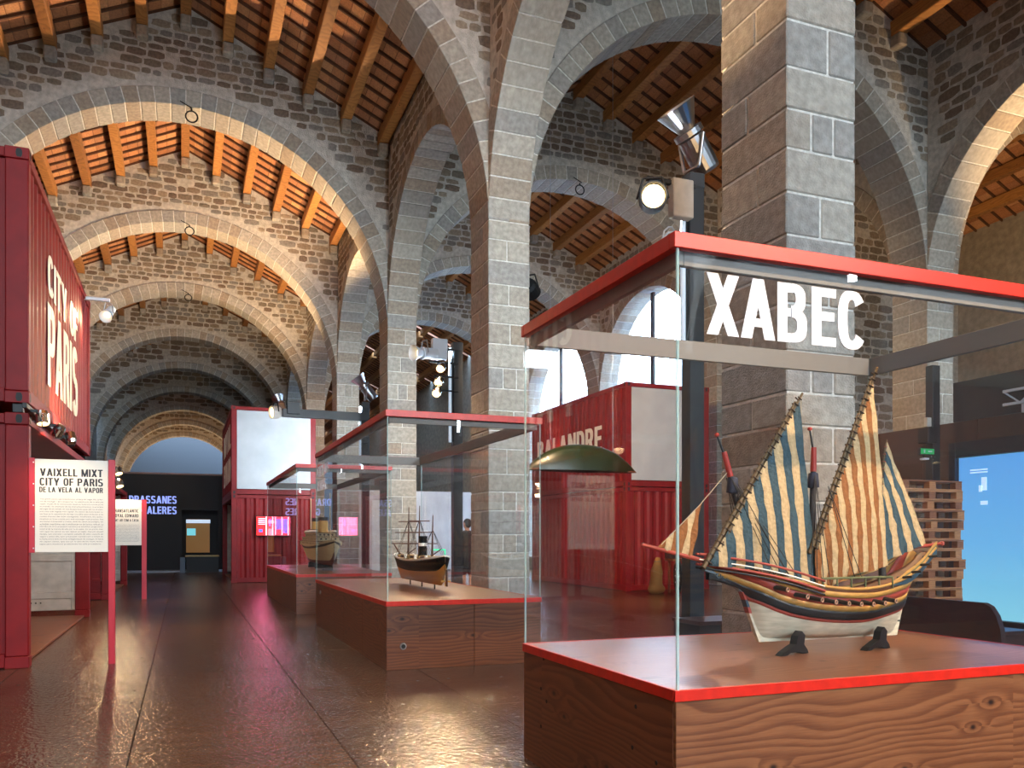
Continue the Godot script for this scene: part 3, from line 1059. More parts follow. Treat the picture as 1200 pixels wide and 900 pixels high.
# ---------- containers ----------
func corrugated(L: float, h: float, period := 0.27, depth := 0.034) -> ArrayMesh:
	var key := "corr %.3f %.3f %.3f" % [L, h, period]
	if boxes.has(key): return boxes[key]
	var m := MB.new()
	var n := maxi(1, roundi(L / period))
	var p := L / n
	var xs := []
	for i in n:
		for q in [[0.0, 0.0], [0.28, 0.0], [0.5, -depth], [0.78, -depth]]:
			xs.append(Vector2(-L / 2 + (i + q[0]) * p, q[1]))
	xs.append(Vector2(L / 2, 0.0))
	for i in xs.size() - 1:
		var a: Vector2 = xs[i]
		var b: Vector2 = xs[i + 1]
		for s in [0.0, -0.003]:
			var q := [Vector3(a.x, -h / 2, a.y + s), Vector3(b.x, -h / 2, b.y + s), Vector3(b.x, h / 2, b.y + s), Vector3(a.x, h / 2, a.y + s)]
			if s == 0.0: m.quad(q[0], q[1], q[2], q[3])
			else: m.quad(q[3], q[2], q[1], q[0])
	boxes[key] = m.done()
	return boxes[key]


func casting_hole(t: Node3D, c: Node3D, p: Vector3, b: Basis):
	# the oval opening of a corner casting
	var m := MB.new()
	var poly := PackedVector2Array()
	for i in 16:
		var w := TAU * i / 16
		poly.append(Vector2(cos(w) * 0.03, clampf(sin(w) * 0.055, -0.043, 0.043)))
	m.prism(poly, -0.002, 0.002)
	part("opening", m.done(), M.black, c, Transform3D(b, p))


func container(label: String, x0: float, x1: float, y0: float, d0: float, d1: float, kind: Dictionary) -> Node3D:
	var H := 2.60
	var y1 := y0 + H
	var t := thing("shipping_container", label, "container", V((x0 + x1) / 2, y0, (d0 + d1) / 2), 0, kind.get("group", ""))
	var pw: float = kind.get("post", 0.17)
	var red: Material = M.red
	for x in [[x0, x0 + pw], [x1 - pw, x1]]:
		for d in [[d0, d0 + 0.16], [d1 - 0.16, d1]]:
			bx("corner_post", x[0] + 0.004, x[1] - 0.004, y0 + 0.12, y1 - 0.12, d[0] + 0.004, d[1] - 0.004, red, t, 0.012)
			for y in [[y0, y0 + 0.12], [y1 - 0.12, y1]]:
				var c := bx("corner_casting", x[0], x[1], y[0], y[1], d[0], d[1], red, t, 0.006)
				if d[0] == d0 and not (y[0] == y0 and kind.get("thin", false)):
					var sh: float = 0.0 if pw < 0.2 else (0.02 if x[0] != x0 else -0.02)
					casting_hole(t, c, Vector3(sh, 0, 0.0805), Basis())
					var out := Vector3.LEFT if x[0] == x0 else Vector3.RIGHT
					casting_hole(t, c, out * (pw / 2 + 0.0005), Basis(Vector3.UP, PI / 2))
	for y in [[y0 + 0.01, y0 + 0.15], [y1 - 0.11, y1 - 0.01]]:
		for x in [[x0 + 0.01, x0 + 0.07], [x1 - 0.07, x1 - 0.01]]:
			if y[0] < y0 + 0.1 and kind.get("right" if x[0] > x0 + 0.5 else "left", "wall") == "open": continue
			bx("side_rail", x[0], x[1], y[0], y[1], d0 + 0.16, d1 - 0.16, red, t, 0.006)
		for d in [[d0 + 0.015, d0 + 0.09], [d1 - 0.09, d1 - 0.015]]:
			if y[0] < y0 + 0.1 and d[0] > d0 + 1.0 and kind.get("back", "wall") == "leaf": continue
			bx("end_rail", x0 + pw, x1 - pw, y[0], y[1], d[0], d[1], red, t, 0.006)
	var L := d1 - d0 - 0.32
	var W := x1 - x0 - 2 * pw
	var hh := H - 0.26
	var mid := Vector3(0, H / 2 + 0.02, 0)
	if kind.get("left", "wall") == "wall":
		part("side_panel", corrugated(L, hh), red, t, Transform3D(Basis(Vector3.UP, -PI / 2), mid + Vector3(-(x1 - x0) / 2 + 0.03, 0, 0)))
	if kind.get("right", "wall") == "wall":
		part("side_panel", corrugated(L, hh), red, t, Transform3D(Basis(Vector3.UP, PI / 2), mid + Vector3((x1 - x0) / 2 - 0.03, 0, 0)))
	var zf := (d1 - d0) / 2
	var front: String = kind.get("front", "wall")
	if front == "wall":
		part("end_panel", corrugated(W, hh, 0.25), red, t, at(mid + Vector3(0, 0, zf - 0.04)))
	elif front == "plain":
		part("end_panel", boxm(Vector3(W, hh, 0.04)), red, t, at(mid + Vector3(0, 0, zf - 0.08)))
	elif front == "door":
		for s in [-1, 1]:
			var leaf := part("door", boxm(Vector3(W / 2 - 0.01, hh, 0.05), 0.01), red, t, at(mid + Vector3(s * W / 4, 0, zf - 0.07)))
			for u in [-0.25, 0.22]:
				var m := MB.new()
				m.rod(Vector3(u, -hh / 2 + 0.02, 0.045), Vector3(u, hh / 2 - 0.02, 0.045), 0.018)
				part("lock_rod", m.done(), M.dark, leaf)
				part("handle", boxm(Vector3(0.3, 0.035, 0.03)), M.dark, leaf, at(Vector3(u + 0.12, -0.25, 0.075)))
			for k in 4:
				part("hinge", boxm(Vector3(0.16, 0.07, 0.04), 0.006), red, leaf, at(Vector3(s * (W / 4 - 0.09), (k - 1.5) * 0.6, 0.04)))
	elif front == "screen":
		part("end_panel", boxm(Vector3(W + 0.06, hh, 0.03)), red, t, at(mid + Vector3(0, 0, zf - 0.10)))
		part("screen_board", boxm(Vector3(W + 0.02, hh - 0.03, 0.03), 0.004), M.screenwhite, t, at(mid + Vector3(0.0, 0, zf - 0.015)))
	# far end
	var back: String = kind.get("back", "wall")
	if back == "wall":
		part("end_panel", corrugated(W, hh, 0.25), red, t, Transform3D(Basis(Vector3.UP, PI), mid + Vector3(0, 0, -zf + 0.04)))
	else:
		for s in [-1, 1]:
			var leaf := part("door_leaf", boxm(Vector3(W / 2 + 0.06, hh + 0.06, 0.05), 0.01), M.greywhite, t, at(mid + Vector3(s * (W / 4 + 0.03), 0, -zf + 0.06)))
			for k in 4:
				part("rib", boxm(Vector3(W / 2 - 0.1, 0.12, 0.05), 0.015), M.greywhite, leaf, at(Vector3(0, -hh / 2 + 0.22 + k * 0.62, 0.035)))
			part("leaf_frame", boxm(Vector3(0.11, hh + 0.04, 0.035), 0.008), M.greywhite, leaf, at(Vector3(s * (W / 4 - 0.03), 0, 0.035)))
			for k in 6:
				part("bolt", boxm(Vector3(0.022, 0.022, 0.012), 0.003), M.dark, leaf, at(Vector3(-0.18 + 0.07 * (k % 3), -hh / 2 + 0.10 + 0.07 * (k / 3), 0.03)))
	part("roof_sheet", boxm(Vector3(x1 - x0 - 0.06, 0.03, d1 - d0 - 0.1)), red, t, at(Vector3(0, H - 0.035, 0)))
	part("floor_board", boxm(Vector3(x1 - x0 - 0.16, 0.03, d1 - d0 - 0.2)), M.plydark, t, at(Vector3(0, 0.02 if kind.get("thin", false) else 0.13, 0)))
	return t


func build_containers():
	var G := "red shipping containers"
	var lo := container("red lower container at left, open side, white door leaves inside", -3.90, -1.465, 0, 9.767, 15.83, {"front": "plain", "right": "open", "back": "leaf", "post": 0.22, "thin": true, "group": G})
	part("lining", boxm(Vector3(0.03, 2.3, 5.7)), M.greywhite, lo, at(Vector3(-1.13, 1.3, 0)))
	var up := container("red upper container at left lettered CITY OF PARIS", -3.90, -1.465, 2.70, 9.767, 15.83, {"front": "plain", "post": 0.22, "group": G})
	for x in [-3.79, -1.575]:
		for d in [9.85, 15.75]:
			bx("twist_lock", x - 0.05, x + 0.05, 2.60, 2.70, d - 0.05, d + 0.05, M.dark, lo, 0.01)
	var face := Basis(Vector3.UP, PI / 2)
	headline("letter", "CITY OF", M.letterwhite, up, Transform3D(face, V(-1.494, 4.24, 11.25) - up.position), 2.95, 0.47, 0.004)
	headline("letter", "PARIS", M.letterwhite, up, Transform3D(face, V(-1.494, 3.14, 11.25) - up.position), 2.95, 0.98, 0.004)
	var l2 := container("single red container farther back on the left behind small text panel", -3.90, -1.465, 0, 19.85, 25.9, {"front": "door", "right": "open", "back": "leaf", "thin": true, "group": G})
	part("lining", boxm(Vector3(0.03, 2.3, 5.7)), M.greywhite, l2, at(Vector3(-1.13, 1.3, 0)))
	var c2 := container("red lower container in mid hall, ribbed end, open on its left", 1.30, 3.74, 0, 25.9, 31.96, {"left": "open", "back": "leaf", "thin": true, "group": G})
	part("lining", boxm(Vector3(0.03, 2.3, 5.7)), M.greywhite, c2, at(Vector3(1.12, 1.3, 0)))
	var c2u := container("red upper container in mid hall with big pale screen on its end", 1.30, 3.74, 2.60, 25.9, 31.96, {"front": "screen", "group": G})
	var lf := Basis(Vector3.UP, -PI / 2)
	headline("letter", "ROYAL", M.letterwhite, c2u, Transform3D(lf, V(1.329, 4.05, 31.3) - c2u.position), 4.6, 0.75, 0.004)
	headline("letter", "EDWARD", M.letterwhite, c2u, Transform3D(lf, V(1.329, 3.05, 31.3) - c2u.position), 4.6, 0.75, 0.004)
	container("red lower container in second hall seen through the big case", 10.20, 12.64, 0, 18.35, 24.4, {"thin": true, "group": G})
	var bu := container("red upper container in second hall lettered BALANDRE, pale screen end", 10.20, 12.64, 2.60, 18.35, 24.4, {"front": "screen", "group": G})
	headline("letter", "BALANDRE", M.letterwhite, bu, Transform3D(lf, V(10.229, 3.62, 24.0) - bu.position), 4.3, 0.66, 0.004)


func display_panel():
	# the wall monitor on the container's ribbed end
	var t := thing("monitor", "bright red and blue monitor on the ribbed container end", "screen", V(2.485, 1.676, 25.88))
	part("housing", boxm(Vector3(1.0, 0.6, 0.06), 0.008), M.black, t, at(Vector3(0, 0, -0.005)))
	part("mount", boxm(Vector3(0.6, 0.3, 0.06), 0.004), M.dark, t, at(Vector3(0, 0, -0.05)))
	part("display", boxm(Vector3(0.95, 0.55, 0.008), 0.0), glow("mon_red", Color(0.95, 0.09, 0.10), 1.5), t, at(Vector3(0, 0, 0.03)))
	var w := glow("mon_white", Color(0.95, 0.85, 0.95), 1.6)
	var b := glow("mon_blue", Color(0.25, 0.35, 0.95), 1.5)
	for x in [-0.2, -0.02, 0.06, 0.25, 0.43]:
		part("bar", boxm(Vector3(0.028, 0.55, 0.006), 0.0), w, t, at(Vector3(x, 0, 0.036)))
	for q in [[0.15, 0.05, 0.16, 0.30], [0.34, 0.0, 0.14, 0.42], [-0.36, -0.14, 0.1, 0.08], [-0.1, 0.1, 0.05, 0.2]]:
		part("picture_block", boxm(Vector3(q[2], q[3], 0.004), 0.0), b, t, at(Vector3(q[0], q[1], 0.0355)))
	for k in 4:
		part("line", boxm(Vector3(0.2, 0.018, 0.004), 0.0), w, t, at(Vector3(-0.33, 0.05 + k * 0.055, 0.036)))
	var l := AreaLight3D.new()
	l.name = "monitor_glow"
	l.area_size = Vector2(0.95, 0.55)
	l.light_color = Color(0.95, 0.4, 0.6)
	l.light_energy = 1.6
	l.shadow_enabled = true
	l.position = V(2.485, 1.676, 25.79)
	l.rotation.y = PI
	add_child(l)


func sign_panel(label: String, d: float, xl: float, x0: float, x1: float, xp: float, y0: float, y1: float, heads: Array, body: Array, strip: bool):
	var t := thing("text_panel", label, "information panel", V(x1, 0, d))
	bx("post", x1 + 0.003, xp, 0, y1 + 0.01, d - 0.02, d + 0.03, M.signred, t, 0.003)
	bx("panel", x0, x1, y0, y1, d - 0.006, d + 0.006, M.signwhite, t, 0.002)
	if strip:
		var s := bx("side_plate", xl, x0 - 0.002, y0 - 0.005, y1 + 0.01, d - 0.004, d + 0.006, M.signred, t, 0.002)
		for k in 5:
			part("rivet", boxm(Vector3(0.012, 0.012, 0.006), 0.002), M.white, s, at(Vector3(0.015, (k - 2) * (y1 - y0) * 0.23, 0.006)))
	for hd in heads:
		headline("heading", hd[0], M.ink, t, at(V(hd[1], hd[3], d - 0.006) - t.position), hd[2] - hd[1], hd[4], 0.001, true)
	var n := body.size()
	if n > 0:
		var yb: float = heads[heads.size() - 1][3] - (y1 - y0) * 0.075
		var ye: float = y0 + (y1 - y0) * 0.085
		var full: float = (x1 - x0) * 0.865
		for i in n:
			var yy := lerpf(yb, ye, float(i) / (n - 1))
			var w: float = full if i < n - 1 else full * 0.97
			lettering("text_line", body[i], M.inkgrey, t, at(V(x0 + (x1 - x0) * 0.065, yy - 0.008, d - 0.0062) - t.position), w, 0.0165, 0.0008, false, 12.0)


func build_signs():
	var body := ["Tres grans canvis van transformar al llarg del segle XIX, la for-", "ma de navegar i de transportar: la substitució de la vela pel",
		"vapor, el pas de la construcció naval en fusta a la construcció", "en metall, i la revolució de les telecomunicacions. A principis",
		"del segle XX els vaixells de vela desapareixen quasi del tot, el trans-", "port serà cada vegada més regular. Els vapors de línies tenen ru-",
		"tes fixes en la capacitat de càrrega i es sabia quan arribaven a les", "costes d'arreu del món navegades. Finalment, les comu-",
		"nicacions es faran a bona part amb missatges molt precisos; fins", "ara havien transportat a ordres. Amb els canvis tecnològics, les",
		"activitats marítimes van transformar-se de forma radical. La", "introducció de la propulsió mecànica va substituir progressiva-",
		"ment el de la marina de vela per la de vapor. En un procés lent,", "tot i que els canvis es van donar al segle. Durant aquell",
		"temps, van coexistir i competir vaixells de vela i vaixells de", "vapor i, entre ells, com a transició i també com a intent de",
		"la fusta entre dues formes antagòniques de navegar, hi havia", "els vapors mixtos, que van ser la cara de les noves tecno-", "logies però mantenint prudentment les vella procedència."]
	var d := 9.787
	sign_panel("large white text panel headed VAIXELL MIXT CITY OF PARIS on red post", d, -1.469, -1.415, -0.738, -0.671, 1.18, 2.137,
		[["VAIXELL MIXT", -1.37, -0.79, 1.963, 0.078], ["CITY OF PARIS", -1.373, -0.787, 1.866, 0.078], ["DE LA VELA AL VAPOR", -1.376, -0.787, 1.797, 0.054]], body, true)
	var b2 := body.slice(0, 15)
	sign_panel("smaller farther text panel headed TRANSATLÀNTIC ROYAL EDWARD on red post", 19.80, -1.5, -1.455, -0.842, -0.741, 1.165, 2.143,
		[["TRANSATLÀNTIC", -1.40, -0.90, 1.87, 0.07], ["ROYAL EDWARD", -1.40, -0.90, 1.765, 0.07], ["VIATJAR COM A CASA", -1.40, -0.90, 1.675, 0.055]], b2, false)


func build_black_wall():
	var t := thing("partition_wall", "tall black partition lettered DRASSANES GALERES across the hall", "partition", V(-0.6, 0, 35.55))
	var d := 35.5
	bx("panel", -4.45, -0.06, 0.06, 3.79, d, d + 0.12, M.blackwall, t)
	bx("panel", 1.28, 1.9, 0.06, 3.79, d, d + 0.12, M.blackwall, t)
	bx("panel", -0.06, 1.28, 2.42, 3.79, d, d + 0.12, M.blackwall, t)
	bx("coping", -4.45, 1.9, 3.79, 3.86, d - 0.03, d + 0.15, M.plydark, t)
	bx("skirting", -4.45, 1.9, 0, 0.06, d - 0.75, d + 0.12, mat("stepgrey", Color(0.42, 0.46, 0.52), 0.35), t)
	var lit := glow("lettering_lit", Color(0.60, 0.68, 1.0), 0.75)
	headline("letter", "DRASSANES", lit, t, at(V(-1.95, 2.66, d - 0.001) - t.position), 1.70, 0.29, 0.01)
	headline("letter", "GALERES", lit, t, at(V(-1.51, 2.25, d - 0.001) - t.position), 1.26, 0.29, 0.01)
	# the niche with its lit show
	var n := thing("niche_display", "lit brown display niche with a small screen in the black partition", "display", V(0.75, 0, 36.4))
	bx("back_board", -0.4, 1.6, 0.0, 2.5, 36.75, 36.8, M.blackwall, n)
	bx("lit_board", 0.10, 1.0, 0.72, 2.08, 36.6, 36.66, glow("nicheboard", Color(0.50, 0.34, 0.13), 0.5), n)
	bx("strip_light", 0.10, 1.02, 1.92, 2.06, 36.5, 36.58, glow("nichestrip", Color(0.75, 0.82, 0.9), 1.0), n)
	bx("small_screen", 0.13, 0.46, 1.42, 1.70, 36.5, 36.55, glow("nichescreen", Color(0.45, 0.80, 0.85), 0.9), n)
	var k := thing("counter", "black counter with gold edge before the black partition", "counter", V(0.78, 0, 34.4))
	bx("body", 0.10, 1.26, 0, 0.60, 34.1, 34.6, M.black, k)
	bx("counter_top", 0.06, 1.28, 0.60, 0.66, 34.05, 34.65, mat("gilt", Color(0.55, 0.43, 0.2), 0.4), k)
	bx("end_post", -0.12, 0.06, 0, 0.58, 34.05, 34.6, mat("bluegrey", Color(0.25, 0.31, 0.36), 0.5), k)


# ---------- the models in the cases ----------
func interp(tab: Array, x: float, k: int) -> float:
	# smooth interpolation in a table of rows [x, a, b, ...]
	if x <= tab[0][0]: return tab[0][k]
	for i in tab.size() - 1:
		if x <= tab[i + 1][0]:
			var t: float = (x - tab[i][0]) / (tab[i + 1][0] - tab[i][0])
			var p0: float = tab[maxi(i - 1, 0)][k]
			var p3: float = tab[mini(i + 2, tab.size() - 1)][k]
			return cubic_interpolate(tab[i][k], tab[i + 1][k], p0, p3, t)
	return tab[tab.size() - 1][k]


func strip_mesh(xs: Array, lower: Callable, upper: Callable, breadth: Callable, out := 0.0, rows := 4) -> ArrayMesh:
	# a band of planking on both sides of a hull: x along it, y between lower and upper, breadth(x, y) is half the width
	var m := MB.new()
	for s in [1.0, -1.0]:
		var g := []
		for x in xs:
			var col := []
			var a: float = lower.call(x)
			var b: float = upper.call(x)
			if out > 0.0: col.append(Vector3(x, a, s * maxf(breadth.call(x, a) - 0.004, 0.0)))
			for r in rows + 1:
				var y := lerpf(a, b, float(r) / rows)
				col.append(Vector3(x, y, s * (breadth.call(x, y) + out)))
			if out > 0.0: col.append(Vector3(x, b, s * maxf(breadth.call(x, b) - 0.004, 0.0)))
			if s < 0.0: col.reverse()
			g.append(col)
		m.sheet(g)
	return m.done()


func sail(t: Node3D, foot: Callable, head: Callable, n: int, mats: Array, belly: float, z0: float, group_name := "sail"):
	# cloths run from the foot to the yard; each is a sub-part of the sail
	var hold := Node3D.new()
	hold.name = numbered(group_name, t)
	t.add_child(hold, true)
	var R := 10
	for k in n:
		var m := MB.new()
		for side in [0.0, -0.004]:
			var g := []
			for i in 4:
				var s := (k + i / 3.0) / n
				var f: Vector2 = foot.call(s)
				var h: Vector2 = head.call(s)
				var col := []
				for r in R + 1:
					var v := float(r) / R
					var p := f.lerp(h, v)
					var z := z0 + belly * sin(PI * clampf(s * 0.9 + 0.05, 0, 1)) * sin(PI * (v * 0.85 + 0.1)) + 0.006 * sin((s * n) * TAU) + 0.005 * sin(p.y * 37.0 + s * 21.0) + 0.004 * sin(p.x * 90.0 - p.y * 45.0)
					col.append(Vector3(p.x, p.y, z + side))
				g.append(col)
			if side < 0.0: g.reverse()
			m.sheet(g)
		part("cloth", m.done(), mats[k % mats.size()], hold)


func lateen_yard(t: Node3D, a: Vector3, b: Vector3, r: float, m: Material, lash: Material):
	# two spars fished together with lashings across
	var dir := (b - a).normalized()
	var side := dir.cross(Vector3(0, 0, 1)).normalized()
	var y := Node3D.new()
	y.name = numbered("yard", t)
	t.add_child(y, true)
	var L := a.distance_to(b)
	for s in [-1.0, 1.0]:
		var p0: Vector3 = a + side * s * r * 1.15 + dir * (L * 0.04 if s > 0 else 0.0)
		var p1: Vector3 = b + side * s * r * 0.5 - dir * (0.0 if s > 0 else L * 0.06)
		rod_part("spar", p0, p1, r, r * 0.55, m, y)
	var mb := MB.new()
	var n := int(L / 0.042)
	for i in range(1, n):
		var c := a.lerp(b, float(i) / n)
		var w := r * lerpf(1.9, 1.1, float(i) / n)
		mb.rod(c - side * w + Vector3(0, 0, r * 0.9), c + side * w + Vector3(0, 0, r * 0.9), r * 0.35, -1, 5)
		mb.rod(c - side * w - Vector3(0, 0, r * 0.9), c + side * w - Vector3(0, 0, r * 0.9), r * 0.35, -1, 5)
	part("lashing", mb.done(), lash, y)


func lines(called: String, t: Node3D, segs: Array, r: float, m: Material):
	for s in segs:
		rod_part(called, s[0], s[1], r, r, m, t, 5)


func polycurve(pts: Array, s: float) -> Vector2:
	var L := [0.0]
	for i in pts.size() - 1: L.append(L[i] + pts[i].distance_to(pts[i + 1]))
	var q: float = s * L[L.size() - 1]
	for i in pts.size() - 1:
		if q <= L[i + 1]:
			return pts[i].lerp(pts[i + 1], (q - L[i]) / maxf(L[i + 1] - L[i], 1e-6))
	return pts[pts.size() - 1]


func xebec():
	var t := thing("model_ship", "wooden xebec model with striped lateen sails in the nearest case", "model ship", V(3.5, 0.69, 3.88))
	var ox := 3.5
	var oy := 0.69
	var P := func(X: float, Y: float, z := 0.0): return Vector3(X - ox, Y - oy, z)
	var Q := func(X: float, Y: float): return Vector2(X - ox, Y - oy)
	# stations: X, bottom, sheer, half breadth, fullness
	var tab := []
	for r in [[2.66, 1.10, 1.195, 0.018, 1.0], [2.78, 1.075, 1.165, 0.055, 0.95], [2.88, 1.03, 1.145, 0.10, 0.85], [2.935, 0.90, 1.132, 0.125, 0.75], [3.0, 0.775, 1.118, 0.15, 0.68], [3.1, 0.76, 1.097, 0.18, 0.55], [3.25, 0.757, 1.066, 0.205, 0.42], [3.45, 0.754, 1.045, 0.215, 0.38], [3.6, 0.752, 1.045, 0.21, 0.42], [3.75, 0.75, 1.062, 0.195, 0.52], [3.88, 0.75, 1.09, 0.175, 0.66], [3.97, 0.76, 1.12, 0.155, 0.8], [4.02, 0.95, 1.145, 0.142, 0.8], [4.1, 1.09, 1.19, 0.125, 0.8], [4.22, 1.215, 1.272, 0.10, 0.8]]:
		tab.append([r[0] - ox, r[1] - oy, r[2] - oy, r[3], r[4]])
	var bottom := func(x): return interp(tab, x, 1)
	var sheer := func(x): return interp(tab, x, 2)
	var breadth := func(x, y):
		var a := interp(tab, x, 1)
		var b := interp(tab, x, 2)
		var v := clampf((y - a) / maxf(b - a, 0.01), 0.0, 1.0)
		var e := interp(tab, x, 4)
		return maxf(interp(tab, x, 3) * pow(v, e) * (1.0 + 0.25 * (1.0 - v) * v * (1.2 - e)), 0.006)
	var wale_tab := []
	for r in [[2.60, 1.13], [2.75, 1.085], [2.90, 1.027], [3.063, 0.956], [3.2, 0.920], [3.362, 0.898], [3.55, 0.888], [3.676, 0.892], [3.85, 0.918], [3.971, 0.95], [4.08, 1.05], [4.22, 1.21]]:
		wale_tab.append([r[0] - ox, r[1] - oy])
	var lim := func(x, y): return clampf(y, interp(tab, x, 1), interp(tab, x, 2) - 0.004)
	var lev := func(x, off): return lim.call(x, interp(wale_tab, x, 1) + off)
	var xs := []
	for i in 57: xs.append(lerpf(2.66 - ox, 4.22 - ox, i / 56.0))
	var wb := 0.024
	var wood_tex2: Texture2D = M.ply.albedo_texture
	var cream := textured(mat("hull_cream", Color(0.84, 0.79, 0.68), 0.6), M.blotch, Vector3(1.2, 5, 1.2))
	var gold := textured(mat("hull_gold", Color(0.76, 0.56, 0.27), 0.5), M.blotch, Vector3(1.5, 6, 1.5))
	var blackw := mat("hull_black", Color(0.06, 0.065, 0.07), 0.5)
	var redw := textured(mat("hull_red", Color(0.66, 0.25, 0.18), 0.55), M.blotch, Vector3(1.5, 6, 1.5))
	var blue := textured(mat("hull_blue", Color(0.17, 0.27, 0.33), 0.5), M.blotch, Vector3(1.5, 6, 1.5))
	var green := textured(mat("hull_green", Color(0.42, 0.43, 0.27), 0.5), M.blotch, Vector3(1.5, 6, 1.5))
	var brown := textured(mat("hull_brown", Color(0.44, 0.27, 0.17), 0.6), M.blotch, Vector3(1.5, 4, 1.5))
	var hull := part("hull", strip_mesh(xs, bottom, func(x): return lev.call(x, -wb), breadth, 0.0, 8), cream, t)
	part("waterline_band", strip_mesh(xs, func(x): return lev.call(x, -wb - 0.018), func(x): return lev.call(x, -wb), breadth, 0.0035, 2), redw, hull)
	part("wale", strip_mesh(xs, func(x): return lev.call(x, -wb), func(x): return lev.call(x, wb), breadth, 0.012, 3), blackw, hull)
	part("strake", strip_mesh(xs, func(x): return lev.call(x, wb), func(x): return lev.call(x, wb + 0.032), breadth, 0.004, 2), gold, hull)
	part("gun_strake", strip_mesh(xs, func(x): return lev.call(x, wb + 0.032), func(x): return lev.call(x, wb + 0.078), breadth, 0.001, 2), redw, hull)
	part("strake", strip_mesh(xs, func(x): return lev.call(x, wb + 0.078), func(x): return lev.call(x, wb + 0.108), breadth, 0.007, 2), gold, hull)
	part("bulwark", strip_mesh(xs, func(x): return lev.call(x, wb + 0.108), func(x): return sheer.call(x) - 0.002, breadth, 0.002, 2), brown, hull)
	part("bulwark_back", strip_mesh(xs, func(x): return lev.call(x, wb + 0.108), func(x): return sheer.call(x) - 0.002, func(x, y): return maxf(breadth.call(x, y) - 0.012, 0.003), 0.0, 2), brown, hull)
	# rail along the sheer, broken into waist and raised ends
	for s in [1.0, -1.0]:
		var pts := []
		for i in 40:
			var x := lerpf(2.68 - ox, 4.21 - ox, i / 39.0)
			pts.append(Vector3(x, sheer.call(x), s * breadth.call(x, sheer.call(x))))
		var m := MB.new()
		m.tube(pts, [0.009], 6)
		part("rail", m.done(), gold, t)
		# raised poop sides in blue, green and gold
		for q in [[0.0, 0.03, blue], [0.03, 0.06, green], [0.06, 0.078, gold]]:
			var g := []
			for i in 14:
				var x := lerpf(3.72 - ox, 4.22 - ox, i / 13.0)
				var k := clampf((x - (3.72 - ox)) / 0.2, 0.0, 1.0)
				var y: float = sheer.call(x)
				var b: float = breadth.call(x, y) + 0.004
				g.append([Vector3(x, y + (q[0] - 0.04) * k, s * b), Vector3(x, y + (q[1] - 0.04) * k, s * (b - 0.002))] if s > 0 else [Vector3(x, y + (q[1] - 0.04) * k, s * (b - 0.002)), Vector3(x, y + (q[0] - 0.04) * k, s * b)])
			var mb := MB.new()
			mb.sheet(g)
			part("poop_side", mb.done(), q[2], t)
		# prow rails, red, white and black, from the beak back to the waist
		for q in [[0.02, redw, 0.008], [0.045, M.letterwhite, 0.004], [0.0, blackw, 0.006], [0.075, redw, 0.007]]:
			var pr := []
			for i in 12:
				var x := lerpf(2.60 - ox, 3.27 - ox, i / 11.0)
				pr.append(Vector3(x, 1.197 - 0.150 * (x + ox - 2.6) / 0.67 - oy + q[0] - 0.03 + 0.02 * sin(PI * i / 11.0), s * (breadth.call(maxf(x, 2.7 - ox), sheer.call(x)) * clampf((x + ox - 2.58) / 0.2, 0.15, 1.0) + 0.012)))
			var mb := MB.new()
			mb.tube(pr, [q[2]], 6)
			part("prow_rail", mb.done(), q[1], t)
		# waist handrail on posts
		var h := MB.new()
		h.rod(P.call(3.26, 1.105, s * 0.205), P.call(3.78, 1.105, s * 0.19), 0.007)
		for i in 6: h.rod(P.call(3.27 + i * 0.1, 1.04, s * 0.203), P.call(3.27 + i * 0.1, 1.105, s * 0.203), 0.005)
		part("handrail", h.done(), green, t)
	var dk := []
	for x in xs:
		var y: float = maxf(sheer.call(x) - 0.05, interp(tab, x, 1) + 0.02)
		var b: float = breadth.call(x, y) - 0.01
		dk.append([Vector3(x, y, b), Vector3(x, y + 0.008, 0), Vector3(x, y, -b)])
	var dm := MB.new()
	dm.sheet(dk)
	part("ship_deck", dm.done(), brown, t)
	# guns
	for i in 9:
		var x: float = [3.01, 3.12, 3.205, 3.29, 3.375, 3.46, 3.55, 3.645, 3.735][i] - ox
		for s in [1.0, -1.0]:
			var y: float = lev.call(x, wb + 0.055)
			var b: float = breadth.call(x, y)
			var m := MB.new()
			m.tube([Vector3(x - 0.008, y + 0.004, s * (b - 0.03)), Vector3(x + 0.004, y, s * (b + 0.02)), Vector3(x + 0.018, y - 0.006, s * (b + 0.058)), Vector3(x + 0.02, y - 0.007, s * (b + 0.066))], [0.015, 0.0135, 0.012, 0.016], 10)
			var gun := part("cannon", m.done(), mat("gunmetal", Color(0.16, 0.13, 0.10), 0.5), t)
			m = MB.new()
			m.T = Transform3D(Basis(Vector3.UP, 0.25 * s), Vector3(x + 0.021, y - 0.007, s * (b + 0.067)))
			m.torus(0.011, 0.004, 12, 5)
			part("muzzle", m.done(), mat("muzzle", Color(0.62, 0.46, 0.36), 0.5), gun)
	for i in 4:
		var x: float = [3.86, 3.95, 4.04, 4.12][i] - ox
		var y: float = sheer.call(x) + 0.012
		var b: float = breadth.call(x, y)
		rod_part("swivel_gun", Vector3(x, y, b - 0.03), Vector3(x + 0.03, y + 0.008, b + 0.05), 0.008, 0.007, mat("gunmetal", Color(0.16, 0.13, 0.10), 0.5), t)
	# keel, stem, beak, rudder
	var poly := PackedVector2Array()
	for q in [[3.985, 0.745], [3.99, 0.762], [3.02, 0.772], [2.955, 0.90], [2.905, 1.03], [2.878, 1.03], [2.928, 0.90], [2.992, 0.747]]: poly.append(Q.call(q[0], q[1]))
	var m := MB.new()
	m.prism(poly, -0.014, 0.014)
	part("keel", m.done(), cream, t)
